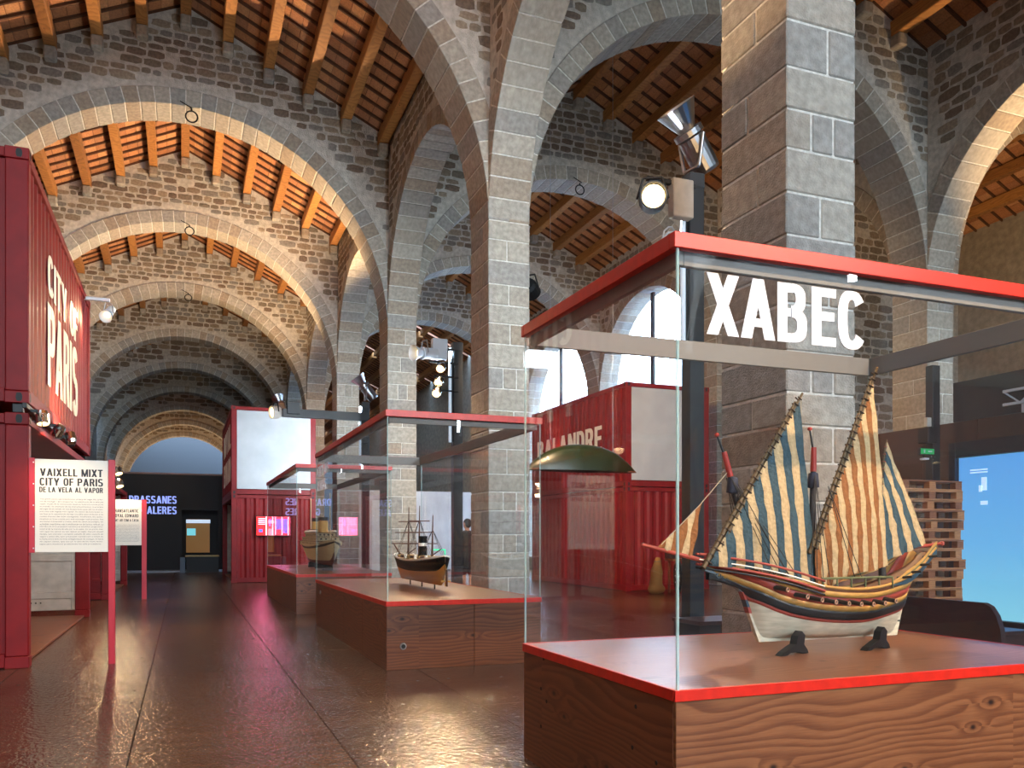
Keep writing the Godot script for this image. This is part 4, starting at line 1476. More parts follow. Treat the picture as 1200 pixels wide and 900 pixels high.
	for q in [[[2.90, 1.03], [2.875, 1.03], [2.895, 0.985], [2.925, 0.985], redw], [[2.925, 0.985], [2.895, 0.985], [2.91, 0.945], [2.945, 0.945], blue], [[2.945, 0.945], [2.91, 0.945], [2.922, 0.91], [2.957, 0.91], redw]]:
		poly = PackedVector2Array()
		for i in 4: poly.append(Q.call(q[i][0], q[i][1]))
		m = MB.new()
		m.prism(poly, -0.02, 0.02)
		part("stem_band", m.done(), q[4], t)
	poly = PackedVector2Array()
	for q in [[2.91, 1.025], [2.872, 1.03], [2.81, 1.085], [2.72, 1.125], [2.63, 1.15], [2.64, 1.172], [2.78, 1.14], [2.92, 1.095]]: poly.append(Q.call(q[0], q[1]))
	m = MB.new()
	m.prism(poly, -0.018, 0.018)
	var beak := part("beak", m.done(), mat("beakblue", Color(0.38, 0.44, 0.46), 0.5), t)
	for i in 5:
		m = MB.new()
		m.T = at(P.call(2.72 + i * 0.038, 1.122 - i * 0.012, 0.019))
		m.torus(0.014, 0.004, 12, 5)
		part("scroll", m.done(), blue, beak)
	poly = PackedVector2Array()
	for q in [[4.0, 0.97], [4.05, 0.985], [4.022, 0.88], [3.985, 0.745], [3.925, 0.745], [3.965, 0.88]]: poly.append(Q.call(q[0] + 0.015, q[1]))
	m = MB.new()
	m.prism(poly, -0.012, 0.012)
	var rud := part("rudder", m.done(), cream, t)
	for y in [0.83, 0.93]: part("pintle", boxm(Vector3(0.06, 0.008, 0.03), 0.002), blackw, rud, at(P.call(4.0 + (y - 0.83) * 0.3, y)))
	# spars
	rod_part("bowsprit", P.call(2.95, 1.13), P.call(2.25, 1.294), 0.016, 0.009, redw, t)
	rod_part("stern_boom", P.call(4.05, 1.262), P.call(4.37, 1.293), 0.012, 0.009, redw, t)
	m = MB.new()
	m.T = at(P.call(4.375, 1.294)); m.lathe([Vector2(0, -0.016), Vector2(0.014, -0.008), Vector2(0.014, 0.008), Vector2(0, 0.016)], 8)
	part("boom_knob", m.done(), redw, t)
	for q in [[[2.99, 1.08], [2.795, 1.715], [2.721, 1.891]], [[3.36, 1.0], [3.382, 1.76], [3.356, 1.953]], [[3.90, 1.08], [3.852, 1.66], [3.845, 1.75]]]:
		var mast := rod_part("mast", P.call(q[0][0], q[0][1]), P.call(q[1][0], q[1][1]), 0.022, 0.015, mat("mastdark", Color(0.17, 0.15, 0.15), 0.7), t)
		var dirn: Vector3 = (P.call(q[1][0], q[1][1]) - P.call(q[0][0], q[0][1])).normalized()
		var e: Vector3 = P.call(q[1][0], q[1][1])
		var big: float = 1.0 if q[0][0] < 3.8 else 0.5
		rod_part("masthead", e - dirn * 0.05 * big, e + dirn * 0.09 * big, 0.018 * big, 0.015 * big, mat("mastred", Color(0.62, 0.16, 0.10), 0.55), mast)
		rod_part("pole", e + dirn * 0.05 * big, P.call(q[2][0], q[2][1]), 0.007, 0.005, blackw, mast)
		m = MB.new()
		m.T = at(P.call(q[2][0], q[2][1])); m.lathe([Vector2(0, -0.012), Vector2(0.014 * big, -0.002), Vector2(0.012 * big, 0.01), Vector2(0, 0.014)], 8)
		part("truck", m.done(), mat("mastred", Color(0.62, 0.16, 0.10), 0.55), mast)
		m = MB.new()
		m.T = at(e - dirn * 0.1 * big); m.lathe([Vector2(0, -0.05 * big), Vector2(0.035 * big, -0.04 * big), Vector2(0.028 * big, 0.04 * big), Vector2(0, 0.05 * big)], 8)
		part("block_and_tackle", m.done(), mat("tackle", Color(0.14, 0.14, 0.2), 0.7), mast)
	var yw := textured(mat("yardwood", Color(0.42, 0.35, 0.21), 0.6), wood_tex2, Vector3(1, 6, 1))
	var lash := mat("lash", Color(0.22, 0.15, 0.08), 0.8)
	lateen_yard(t, P.call(2.612, 1.16, 0.05), P.call(3.256, 2.15, 0.05), 0.013, yw, lash)
	lateen_yard(t, P.call(3.305, 1.235, 0.07), P.call(3.782, 2.33, 0.07), 0.013, yw, lash)
	lateen_yard(t, P.call(3.845, 1.56, 0.03), P.call(3.90, 1.915, 0.03), 0.006, yw, mat("mastred", Color(0.62, 0.16, 0.10), 0.55))
	# sails
	var cloth := noise_tex(61, 0.02, 0.84, 1.0)
	var wrk := noise_tex(62, 0.025, 0.0, 1.0)
	var cr := textured(mat("sail_cream", Color(0.78, 0.66, 0.48), 0.9), cloth, Vector3(3, 3, 3), true, wrk, 0.5)
	var bl := textured(mat("sail_blue", Color(0.22, 0.31, 0.34), 0.9), cloth, Vector3(3, 3, 3), true, wrk, 0.5)
	var orr := textured(mat("sail_ochre", Color(0.58, 0.355, 0.165), 0.9), cloth, Vector3(3, 3, 3), true, wrk, 0.5)
	var pale := textured(mat("sail_pale", Color(0.42, 0.52, 0.54), 0.9), cloth, Vector3(3, 3, 3), true, wrk, 0.5)
	for k in [cr, bl, orr, pale]:
		k.backlight_enabled = true
		k.backlight = Color(0.22, 0.20, 0.17)
	var f1 := [Q.call(2.635, 1.178), Q.call(2.8, 1.165), Q.call(3.0, 1.15), Q.call(3.12, 1.125), Q.call(3.25, 1.085), Q.call(3.36, 1.055)]
	var h1 := [Q.call(2.64, 1.20), Q.call(3.235, 2.105)]
	sail(t, func(s): return polycurve(f1, s), func(s): return polycurve(h1, s), 13, [bl, cr], 0.028, 0.055)
	var f2 := [Q.call(3.335, 1.03), Q.call(3.40, 1.03), Q.call(3.50, 1.08), Q.call(3.60, 1.125), Q.call(3.73, 1.135), Q.call(3.865, 1.165)]
	var h2 := [Q.call(3.325, 1.255), Q.call(3.75, 2.24)]
	sail(t, func(s): return polycurve(f2, s), func(s): return polycurve(h2, s), 14, [orr, cr], 0.03, 0.075)
	var f3 := [Q.call(3.895, 1.20), Q.call(4.0, 1.225), Q.call(4.21, 1.295)]
	var h3 := [Q.call(3.85, 1.58), Q.call(3.898, 1.90)]
	sail(t, func(s): return polycurve(f3, s), func(s): return polycurve(h3, s), 6, [bl, cr], 0.02, 0.035)
	var f4 := [Q.call(2.35, 1.272), Q.call(2.46, 1.245), Q.call(2.565, 1.21)]
	var h4 := [Q.call(2.352, 1.285), Q.call(2.50, 1.40), Q.call(2.622, 1.518)]
	sail(t, func(s): return polycurve(f4, s), func(s): return polycurve(h4, s), 6, [orr, cr, orr], 0.012, 0.0, "jib")
	# rigging
	var rope := mat("rigging", Color(0.12, 0.09, 0.08), 0.8)
	var segs := []
	for i in 4:
		segs.append([P.call(3.375, 1.70, 0.02), P.call(3.20 + i * 0.045, 1.07, 0.19)])
		segs.append([P.call(3.375, 1.70, -0.02), P.call(3.20 + i * 0.045, 1.07, -0.19)])
		segs.append([P.call(2.80, 1.66, 0.02), P.call(2.99 + i * 0.05, 1.12, 0.15)])
		segs.append([P.call(2.80, 1.66, -0.02), P.call(2.99 + i * 0.05, 1.12, -0.15)])
	segs.append([P.call(3.40, 1.62, 0.10), P.call(3.55, 1.10, 0.20)])
	segs.append([P.call(3.40, 1.62, 0.10), P.call(3.50, 1.10, 0.20)])
	segs.append([P.call(2.80, 1.62, 0.08), P.call(3.06, 1.13, 0.17)])
	lines("shroud", t, segs, 0.0022, rope)
	lines("halyard", t, [[P.call(3.252, 2.14, 0.05), P.call(3.27, 1.08, 0.0)], [P.call(2.62, 1.516), P.call(2.80, 1.70)], [P.call(2.36, 1.283), P.call(2.622, 1.516)]], 0.0028, mat("pale_rope", Color(0.66, 0.60, 0.50), 0.9))
	for x in [3.09, 3.68]:
		var c := thing("model_stand", "small dark wooden cradle foot under the xebec's %s" % ("bow half" if x < 3.2 else "stern half"), "stand", V(x + 0.03, 0.69, 3.74), 0, "cradle feet of the xebec")
		poly = PackedVector2Array()
		for q in [[-0.13, 0.0], [-0.10, -0.012 + 0.03], [-0.03, 0.045], [0.0, 0.055], [0.015, 0.1], [0.05, 0.125], [0.08, 0.10], [0.07, 0.05], [0.10, 0.02], [0.11, 0.0], [0.06, 0.0], [0.03, 0.012], [-0.05, 0.012], [-0.08, 0.0]]: poly.append(Vector2(q[0], q[1]))
		m = MB.new()
		m.T = Transform3D(Basis(Vector3.UP, 0.25), Vector3(0, 0, 0.0))
		m.prism(poly, -0.022, 0.022)
		part("foot", m.done(), mat("standdark", Color(0.07, 0.045, 0.035), 0.45), c)


func long_hull(t: Node3D, L: float, B: float, keel: float, sheer0: float, bands: Array, rise := 0.06):
	# hull along local z: bow at -z (far), stern at +z; bands: [name, low fraction, high fraction, material, proud]
	var breadth := func(x, v):
		var q: float = x / (L / 2)
		var b: float = B * pow(maxf(1.0 - pow(absf(q), 3.2), 0.0), 0.55)
		return maxf(b * pow(clampf(v, 0.0, 1.0), 0.35 + 0.5 * absf(q)), 0.004)
	var xs := []
	for i in 29: xs.append(lerpf(-L / 2, L / 2, i / 28.0))
	var top := func(x): return sheer0 + rise * pow(absf(x) / (L / 2), 2.0)
	var bot := func(x): return keel + (sheer0 - keel) * 0.55 * pow(maxf(absf(x) / (L / 2) - 0.86, 0.0) / 0.14, 2.0)
	for b in bands:
		var lo := func(x): return lerpf(bot.call(x), top.call(x), b[1])
		var hi := func(x): return lerpf(bot.call(x), top.call(x), b[2])
		var br := func(x, y): return breadth.call(x, (y - bot.call(x)) / maxf(top.call(x) - bot.call(x), 0.01))
		part(b[0], strip_mesh(xs, lo, hi, br, b[4], 5), b[3], t, Transform3D(Basis(Vector3.UP, PI / 2), Vector3.ZERO))
	var g := []
	for x in xs:
		var y: float = top.call(x) - 0.02
		var b: float = breadth.call(x, 1.0) - 0.006
		g.append([Vector3(x, y, b), Vector3(x, y, -b)])
	var m := MB.new()
	m.sheet(g)
	part("ship_deck", m.done(), mat("deckwood", Color(0.55, 0.42, 0.26), 0.7), t, Transform3D(Basis(Vector3.UP, PI / 2), Vector3.ZERO))


func steamer():
	var t := thing("model_ship", "black and gold three-masted steamer model in the middle case", "model ship", V(2.90, 0.69, 10.75))
	var blk := mat("steamer_black", Color(0.025, 0.025, 0.03), 0.55, 0.0, 0.3)
	var gld := mat("steamer_gold", Color(0.70, 0.49, 0.20), 0.4)
	long_hull(t, 2.3, 0.19, 0.06, 0.36, [["hull", 0.0, 0.5, gld, 0.0], ["topside", 0.5, 0.93, blk, 0.001], ["rail_band", 0.93, 1.0, M.letterwhite, 0.003]], 0.07)
	var L := 1.15
	part("funnel", _lathed([Vector2(0, 0.34), Vector2(0.055, 0.34), Vector2(0.052, 0.62), Vector2(0.06, 0.63), Vector2(0.06, 0.66), Vector2(0, 0.66)], 14), blk, t, at(Vector3(0, 0, 0.15)))
	part("funnel_band", _lathed([Vector2(0.05, 0.53), Vector2(0.057, 0.53), Vector2(0.057, 0.57), Vector2(0.05, 0.57)], 14), M.letterwhite, t, at(Vector3(0, 0, 0.15)))
	var wd := mat("spar", Color(0.30, 0.16, 0.10), 0.6)
	for z in [-0.62, -0.05, 0.58]:
		var h := 1.06 if z < 0.3 else 0.92
		var mast := rod_part("mast", Vector3(0, 0.32, z), Vector3(0, h, z + 0.04), 0.016, 0.006, wd, t)
		if z < 0.3:
			for k in 3:
				rod_part("yard", Vector3(-0.24 + k * 0.05, 0.56 + k * 0.15, z + 0.02), Vector3(0.24 - k * 0.05, 0.56 + k * 0.15, z + 0.02), 0.008, 0.008, wd, mast, 6)
		rod_part("gaff", Vector3(0, 0.42, z + 0.02), Vector3(0, 0.5, z + 0.40), 0.008, 0.006, wd, mast, 6)
		var segs := []
		for s in [-1.0, 1.0]:
			for k in 3: segs.append([Vector3(0, h - 0.18, z + 0.03), Vector3(s * 0.175, 0.35, z - 0.1 + k * 0.1)])
		lines("shroud", mast, segs, 0.0025, mat("rigging", Color(0.12, 0.09, 0.08), 0.8))
	rod_part("bowsprit", Vector3(0, 0.40, -1.08), Vector3(0, 0.56, -1.5), 0.016, 0.008, wd, t)
	var houses := MB.new()
	var deckm := mat("deckhouse", Color(0.72, 0.58, 0.36), 0.6)
	for q in [[-0.85, 0.10, 0.06, 0.2], [-0.35, 0.16, 0.07, 0.3], [0.35, 0.14, 0.07, 0.26], [0.85, 0.14, 0.06, 0.24]]:
		part("deckhouse", boxm(Vector3(q[1], q[2], q[3]), 0.006), deckm, t, at(Vector3(0, 0.34 + q[2] / 2, q[0])))
	for i in 10:
		for s in [-1.0, 1.0]:
			part("ventilator" if i % 3 == 0 else "lifeboat" if i % 3 == 1 else "hatch", boxm(Vector3(0.035, 0.06 if i % 3 == 0 else 0.03, 0.03 if i % 3 == 0 else 0.12), 0.008), [M.letterwhite, deckm, wd][i % 3], t, at(Vector3(s * 0.12, 0.39, -0.8 + i * 0.17)))
	var m := MB.new()
	for k in 4:
		m.T = Transform3D(Basis(Vector3(0, 0, 1), k * PI / 2), Vector3(0, 0.12, 1.17))
		m.box(Vector3(0.035, 0, 0), Vector3(0.05, 0.022, 0.008), 0.002)
	part("propeller", m.done(), gld, t)
	part("rudder", boxm(Vector3(0.014, 0.2, 0.05), 0.004), wd, t, at(Vector3(0, 0.16, 1.21)))
	for z in [-0.5, 0.1, 0.7]:
		rod_part("support", Vector3(0, 0.0, z), Vector3(0, 0.07, z), 0.009, 0.009, M.dark, t)


func _lathed(prof: Array, sides := 16) -> ArrayMesh:
	var m := MB.new()
	m.lathe(prof, sides, false)
	return m.done()


func liner():
	var t := thing("model_ship", "cream passenger liner model with two funnels in the far case", "model ship", V(2.62, 0.69, 17.6))
	var crm := mat("liner_cream", Color(0.80, 0.72, 0.55), 0.5)
	var dkk := mat("liner_dark", Color(0.14, 0.10, 0.09), 0.5)
	long_hull(t, 3.6, 0.27, 0.10, 0.50, [["hull", 0.0, 0.22, mat("liner_red", Color(0.36, 0.12, 0.09), 0.5), 0.0], ["topside", 0.22, 0.8, crm, 0.0], ["dark_band", 0.8, 0.9, dkk, 0.003], ["rail_band", 0.9, 1.0, crm, 0.001]], 0.10)
	for q in [[0.0, 0.46, 0.075, 2.6, 0.49], [0.0, 0.42, 0.075, 2.2, 0.575], [0.0, 0.36, 0.07, 1.7, 0.66], [-0.5, 0.24, 0.07, 0.4, 0.735]]:
		var dkp := part("deckhouse", boxm(Vector3(q[1], q[2], q[3]), 0.006), crm, t, at(Vector3(0, q[4] + q[2] / 2, q[0])))
		part("promenade", boxm(Vector3(q[1] + 0.05, 0.012, q[3] + 0.16), 0.003), mat("liner_teak", Color(0.42, 0.28, 0.15), 0.6), dkp, at(Vector3(0, q[2] / 2 + 0.006, 0)))
		for i in 14:
			part("port", boxm(Vector3(q[1] + 0.006, 0.03, 0.045), 0.0), dkk, dkp, at(Vector3(0, 0, (i - 6.5) * q[3] / 15.0)))
		for i in 4: part("port", boxm(Vector3(0.035, 0.03, q[3] + 0.006), 0.0), dkk, dkp, at(Vector3((i - 1.5) * q[1] / 4.6, 0, 0)))
	for z in [-0.45, 0.45]:
		part("funnel", _lathed([Vector2(0, 0.73), Vector2(0.10, 0.73), Vector2(0.095, 0.98), Vector2(0, 0.98)], 16), mat("funnel_buff", Color(0.78, 0.60, 0.33), 0.5), t, at(Vector3(0, 0, z)))
		part("funnel_top", _lathed([Vector2(0, 0.98), Vector2(0.098, 0.98), Vector2(0.095, 1.05), Vector2(0, 1.05)], 16), dkk, t, at(Vector3(0, 0, z)))
	for z in [-1.3, 1.3]: rod_part("mast", Vector3(0, 0.6, z), Vector3(0, 1.5, z), 0.014, 0.008, crm, t)
	for i in 8:
		for s in [-1.0, 1.0]:
			part("lifeboat", boxm(Vector3(0.05, 0.05, 0.16), 0.02), M.letterwhite, t, at(Vector3(s * 0.19, 0.765, (i - 3.5) * 0.2)))
	for z in [-1.0, 0.0, 1.0]: part("support", boxm(Vector3(0.2, 0.11, 0.05), 0.004), M.dark, t, at(Vector3(0, 0.055, z)))


# ---------- lamps ----------
func lamp(called: String, label: String, p: Vector3, dir: Vector3, r: float, L: float, energy: float, angle: float, col: Color, horn: bool, body: Material, group := "", yoke_down := true, soft := 0.06) -> Node3D:
	var t := thing(called, label, "lamp", p, 0, group)
	var up := Vector3.UP if absf(dir.normalized().y) < 0.95 else Vector3.RIGHT
	var b := Basis.looking_at(dir, up)
	var face := Transform3D(b * Basis(Vector3.RIGHT, -PI / 2), Vector3.ZERO)   # local +y runs along dir
	if horn:
		part("housing", _lathed([Vector2(0, -L * 0.55), Vector2(r * 0.62, -L * 0.55), Vector2(r * 0.66, -L * 0.5), Vector2(r * 0.66, L * 0.02), Vector2(r * 0.45, L * 0.03), Vector2(0, L * 0.03)], 20), body, t, face)
		part("collar", _lathed([Vector2(0.0, L * 0.05), Vector2(r * 0.74, L * 0.05), Vector2(r * 0.74, L * 0.14), Vector2(0.0, L * 0.14)], 20), body, t, face)
		part("reflector", _lathed([Vector2(r * 0.42, L * 0.14), Vector2(r * 1.0, L * 0.52), Vector2(r * 0.97, L * 0.52), Vector2(r * 0.38, L * 0.15)], 24), body, t, face)
		part("lens", _lathed([Vector2(0, L * 0.22), Vector2(r * 0.5, L * 0.22), Vector2(r * 0.5, L * 0.25), Vector2(0, L * 0.25)], 16), M.bulb, t, face)
	else:
		part("housing", _lathed([Vector2(0, -L * 0.5), Vector2(r * 0.8, -L * 0.45), Vector2(r, -L * 0.2), Vector2(r, L * 0.5), Vector2(r * 0.9, L * 0.5), Vector2(r * 0.85, L * 0.3), Vector2(0, L * 0.3)], 18), body, t, face)
		part("lens", _lathed([Vector2(0, L * 0.32), Vector2(r * 0.82, L * 0.32), Vector2(r * 0.7, L * 0.40), Vector2(0, L * 0.44)], 16), M.bulb, t, face)
	var m := MB.new()
	var side := b.x * (r * (0.82 if horn else 1.12))
	var low := Vector3(0, -r * 1.5 if yoke_down else r * 1.5, 0)
	for s in [-1.0, 1.0]: m.rod(side * s, side * s * 0.6 + low, r * 0.09, -1, 6)
	m.rod(side * -0.6 + low, side * 0.6 + low, r * 0.09, -1, 6)
	part("bracket", m.done(), M.steel if horn else M.dark, t)
	if energy > 0.0:
		var l := SpotLight3D.new()
		l.name = "beam_light"
		l.light_energy = energy
		l.light_color = col
		l.spot_angle = angle
		l.spot_angle_attenuation = 0.6
		l.spot_range = 80
		l.spot_attenuation = 2.0
		l.light_size = soft
		l.shadow_enabled = true
		l.transform = Transform3D(b, dir.normalized() * L * (0.54 if horn else 0.54))
		t.add_child(l)
	return t


const WARM := Color(1.0, 0.84, 0.64)


func lamp_post(label: String, X: float, d: float, h: float, tube := 40.0) -> Node3D:
	var t := thing("lamp_post", label, "post", V(X, 0, d), 0, "dark posts between the pillars")
	part("pole", boxm(Vector3(0.19, h, 0.17), 0.006), M.post, t, at(Vector3(0, h / 2, 0)))
	part("cap", boxm(Vector3(0.2, 0.16, 0.18), 0.006), mat("postcap", Color(0.19, 0.2, 0.21), 0.4), t, at(Vector3(0, h - 0.08, 0)))
	part("base_plate", boxm(Vector3(0.36, 0.02, 0.36), 0.004), M.post, t, at(Vector3(0, 0.01, 0)))
	var m := MB.new()
	m.rod(Vector3(-0.15, h * 0.62, 0.03), Vector3(-0.15, h - 0.12, 0.03), 0.03, -1, 10)
	part("light_tube", m.done(), glow("tubelit", Color(0.80, 0.88, 0.95), 0.5), t)
	var l := AreaLight3D.new()
	l.name = "tube_light"
	l.light_color = Color(0.88, 0.95, 1.0)
	l.light_energy = tube
	l.area_size = Vector2(0.06, h * 0.34)
	l.shadow_enabled = true
	l.transform = Transform3D(Basis.looking_at(Vector3(-0.45, 0.12, -0.88)), Vector3(-0.19, h * 0.8, -0.02))
	t.add_child(l)
	part("tube_rail", boxm(Vector3(0.03, h * 0.36, 0.04)), M.dark, t, at(Vector3(-0.11, h * 0.8, 0.02)))
	return t


func cable(label: String, p: Vector3, n: int, r: float):
	var m := MB.new()
	var pts := []
	for i in 40:
		var w := TAU * 3.0 * i / 39.0
		pts.append(Vector3(cos(w) * r * (1.0 + 0.15 * sin(i * 1.7)), i * 0.004 - 0.08 + sin(w) * r * 1.6, 0.03 * sin(i * 0.9)))
	m.tube(pts, [0.011], 6)
	tag(part("cable_coil", m.done(), M.tubewhite, self, at(p)), label, "cable")


func build_lamps():
	var PG := "projectors on the post tops"
	# post 1 beside the big case
	var p1 := lamp_post("dark square post rising behind the big XABEC case", 5.36, 8.1, 5.42)
	lamp("projector", "silver horn projector aimed up on the post above XABEC case", V(5.34, 5.83, 8.1), Vector3(-0.62, 0.75, 0.12), 0.23, 0.72, 150, 58, WARM, true, M.steel, PG)
	lamp("floodlight", "glowing round floodlight on a bracket left of tallest near post", V(4.72, 4.99, 7.9), Vector3(-0.45, -0.12, 0.9), 0.15, 0.3, 30, 75, WARM, false, M.dark, "", false)
	part("arm", boxm(Vector3(0.62, 0.05, 0.05)), M.dark, p1, at(Vector3(-0.38, 5.22, 0.15)))
	part("ballast_box", boxm(Vector3(0.26, 0.42, 0.12), 0.01), M.greywhite, p1, at(Vector3(-0.26, 5.05, 0.16)))
	cable("pale cable coil hung beside the floodlight on the near post", V(5.0, 4.55, 8.0), 3, 0.1)
	var lp := thing("low_plinth", "low black plinth at the foot of the near dark post", "plinth", V(5.5, 0, 7.75))
	bx("plinth_body", 4.98, 5.24, 0, 0.42, 7.4, 7.9, M.black, lp, 0.006)
	bx("plinth_body", 5.5, 6.0, 0, 0.42, 7.4, 7.9, M.black, lp, 0.006)
	bx("plinth_top", 4.96, 6.02, 0.42, 0.46, 7.38, 7.9, mat("plinthred", Color(0.25, 0.10, 0.07), 0.4), lp, 0.004)
	# post 2
	var p2 := lamp_post("dark square post with a column of spotlights behind middle case", 5.0, 15.76, 5.15)
	lamp("spotlight", "white horn spotlight at the top of the middle post", V(4.30, 4.86, 15.6), Vector3(-0.9, -0.10, 0.3), 0.16, 0.5, 46, 50, WARM, true, M.tubewhite, "", false)
	var bxn := thing("ballast_box", "small white ballast box beside the horn spotlight", "box", V(4.62, 4.98, 15.7))
	part("case", boxm(Vector3(0.3, 0.4, 0.14), 0.01), M.tubewhite, bxn, at(Vector3(0, 0, 0)))
	part("bracket", boxm(Vector3(0.135, 0.05, 0.05)), M.dark, bxn, at(Vector3(0.2175, 0, 0.05)))
	for k in 3:
		lamp("spotlight", "small glowing spotlight, %s in the column on the middle post" % ["upper", "middle", "lowest"][k], V(4.60 - 0.04 * k, [4.60, 4.33, 4.12][k], 15.5), Vector3(-0.45, -0.6, 0.66), 0.085, 0.17, 9, 45, WARM, false, M.chrome, "spotlights on the middle post", false)
	part("arm", boxm(Vector3(0.5, 0.03, 0.03)), M.dark, p2, at(Vector3(-0.25, 4.45, 0.1)))
	part("arm", boxm(Vector3(0.5, 0.03, 0.03)), M.dark, p2, at(Vector3(-0.25, 4.18, 0.1)))
	part("arm", boxm(Vector3(0.6, 0.03, 0.03)), M.dark, p2, at(Vector3(-0.3, 4.72, 0.1)))
	# post 3 with a long arm
	var p3 := lamp_post("dark square post with a long arm reaching over mid hall", 4.66, 23.0, 5.05)
	part("arm", boxm(Vector3(2.25, 0.22, 0.14), 0.006), M.post, p3, at(Vector3(-1.1, -0.42 + 5.05, 0.1)))
	part("arm_head", boxm(Vector3(0.32, 0.3, 0.3), 0.006), M.post, p3, at(Vector3(-1.95, 4.75, 0.1)))
	lamp("projector", "silver horn projector aimed up on the post with the arm", V(4.66, 5.45, 23.0), Vector3(-0.6, 0.76, 0.0), 0.22, 0.7, 130, 60, WARM, true, M.steel, PG)
	lamp("round_lamp", "beige round lamp at the tip of the long arm", V(2.27, 4.64, 22.95), Vector3(-0.9, -0.1, 0.3), 0.17, 0.26, 0, 40, WARM, false, M.greywhite, "", false)
	# the same post row goes on towards and past the viewer
	lamp_post("dark square post beyond the frame near the viewer", 5.3, 0.6, 5.4, 3.0)
	lamp("projector", "horn projector on the post beside the viewer", V(5.28, 5.81, 0.6), Vector3(-0.6, 0.76, -0.15), 0.23, 0.72, 110, 58, WARM, true, M.steel, PG)
	lamp("spotlight", "spotlight on the viewer's post aimed at the big case", V(4.9, 4.9, 0.7), Vector3(-0.38, -0.82, -0.55), 0.12, 0.24, 36, 42, WARM, false, M.dark, "", false)
	# lamps along the left containers
	var LG := "lamps along the left containers"
	for k in 3:
		lamp("spotlight", "clip spotlight under the CITY OF PARIS container, %s of three" % ["nearest", "middle", "farthest"][k], V(-1.30, [2.52, 2.53, 2.56][k], [9.45, 10.6, 11.7][k]), [Vector3(0.1, -0.95, 0.25), Vector3(-0.5, -0.75, -0.35), Vector3(-0.2, 0.9, -0.3)][k], 0.06, 0.14, [1.6, 4, 3][k], [70, 70, 75][k], WARM, false, M.chrome, LG)
	var bar := thing("lamp_bar", "thin lamp bar fixed along the lower left container's top edge", "bar", V(-1.42, 2.60, 10.6))
	part("rail", boxm(Vector3(0.04, 0.05, 2.8), 0.004), M.dark, bar)
	for k in 3: part("arm", boxm(Vector3(0.14, 0.03, 0.03)), M.dark, bar, at(Vector3(0.06, -0.02, 1.15 - k * 1.13)))
	var hl := lamp("spotlight", "white horn lamp at far top corner of CITY OF PARIS container", V(-1.14, 5.0, 15.2), Vector3(-0.20, -0.55, 0.8), 0.1, 0.34, 2.2, 60, WARM, true, M.tubewhite, LG, false)
	part("arm", boxm(Vector3(0.4, 0.05, 0.06)), M.tubewhite, hl, at(Vector3(-0.18, 0.21, 0)))
	lamp("floodlight", "floodlight on the upper left container roof aimed at nearest pillar", V(-2.2, 5.56, 11.6), Vector3(6.8, 1.05, 5.3), 0.14, 0.26, 85, 8.5, WARM, false, M.dark)
	for k in 2:
		var cl := lamp("spotlight", "glowing clip spotlight over the small text panel, %s" % ["upper", "lower"][k], V(-1.30 + 0.02 * k, 2.76 - 0.27 * k, 19.7), Vector3(0.25, -0.85, 0.35), 0.085, 0.17, 2.2, 70, WARM, false, M.chrome, "lamps over the small text panel")
		part("arm", boxm(Vector3(0.16, 0.03, 0.03)), M.dark, cl, at(Vector3(-0.10, -0.13, -0.02)))
		part("arm", boxm(Vector3(0.03, 0.03, 0.26)), M.dark, cl, at(Vector3(-0.165, -0.13, -0.12)))
	# up-lighting far down the hall, and over the lettered partition
	for q in [[-3.2, 66.2, 60.0], [3.3, 73.5, 60.0], [-3.0, 80.7, 60.0]]:
		lamp("projector", "horn projector on the floor beyond the black partition, %s" % ["first", "second", "third"][0 if q[1] < 70 else 1 if q[1] < 78 else 2], V(q[0], 0.36, q[1]), Vector3(-q[0] * 0.12, 0.9, -0.45), 0.23, 0.6, q[2], 65, WARM, true, M.steel, "projectors beyond the partition")
	lamp("spotlight", "small spotlight on the container washing the black partition", V(1.6, 5.30, 31.9), Vector3(-0.6, -0.55, -0.6), 0.1, 0.22, 4, 30, WARM, false, M.dark, "", false)
	for q: Array in [[2.9, 27.6, "front"], [1.9, 31.0, "rear"]]:
		lamp("projector", "horn projector on the roof of the pale-screened container, %s one" % q[2], V(q[0], 5.55, q[1]), Vector3(-0.35, 0.85, -0.4), 0.2, 0.6, 45, 62, WARM, true, M.steel, PG)
	# second and third hall
	lamp("projector", "horn projector aimed up in the third hall past the right pillars", V(15.3, 5.0, 9.5), Vector3(0.5, 0.85, -0.1), 0.22, 0.7, 70, 65, WARM, true, M.steel, PG)
	lamp_post("dark square post standing in the third hall behind the partition", 15.32, 9.5, 4.6, 14.0)
	lamp("floodlight", "floodlight on the pillar aimed at BALANDRE container", V(5.52, 5.6, 13.3), Vector3(0.75, -0.35, -0.7), 0.15, 0.3, 50, 60, WARM, false, M.dark, "", false)


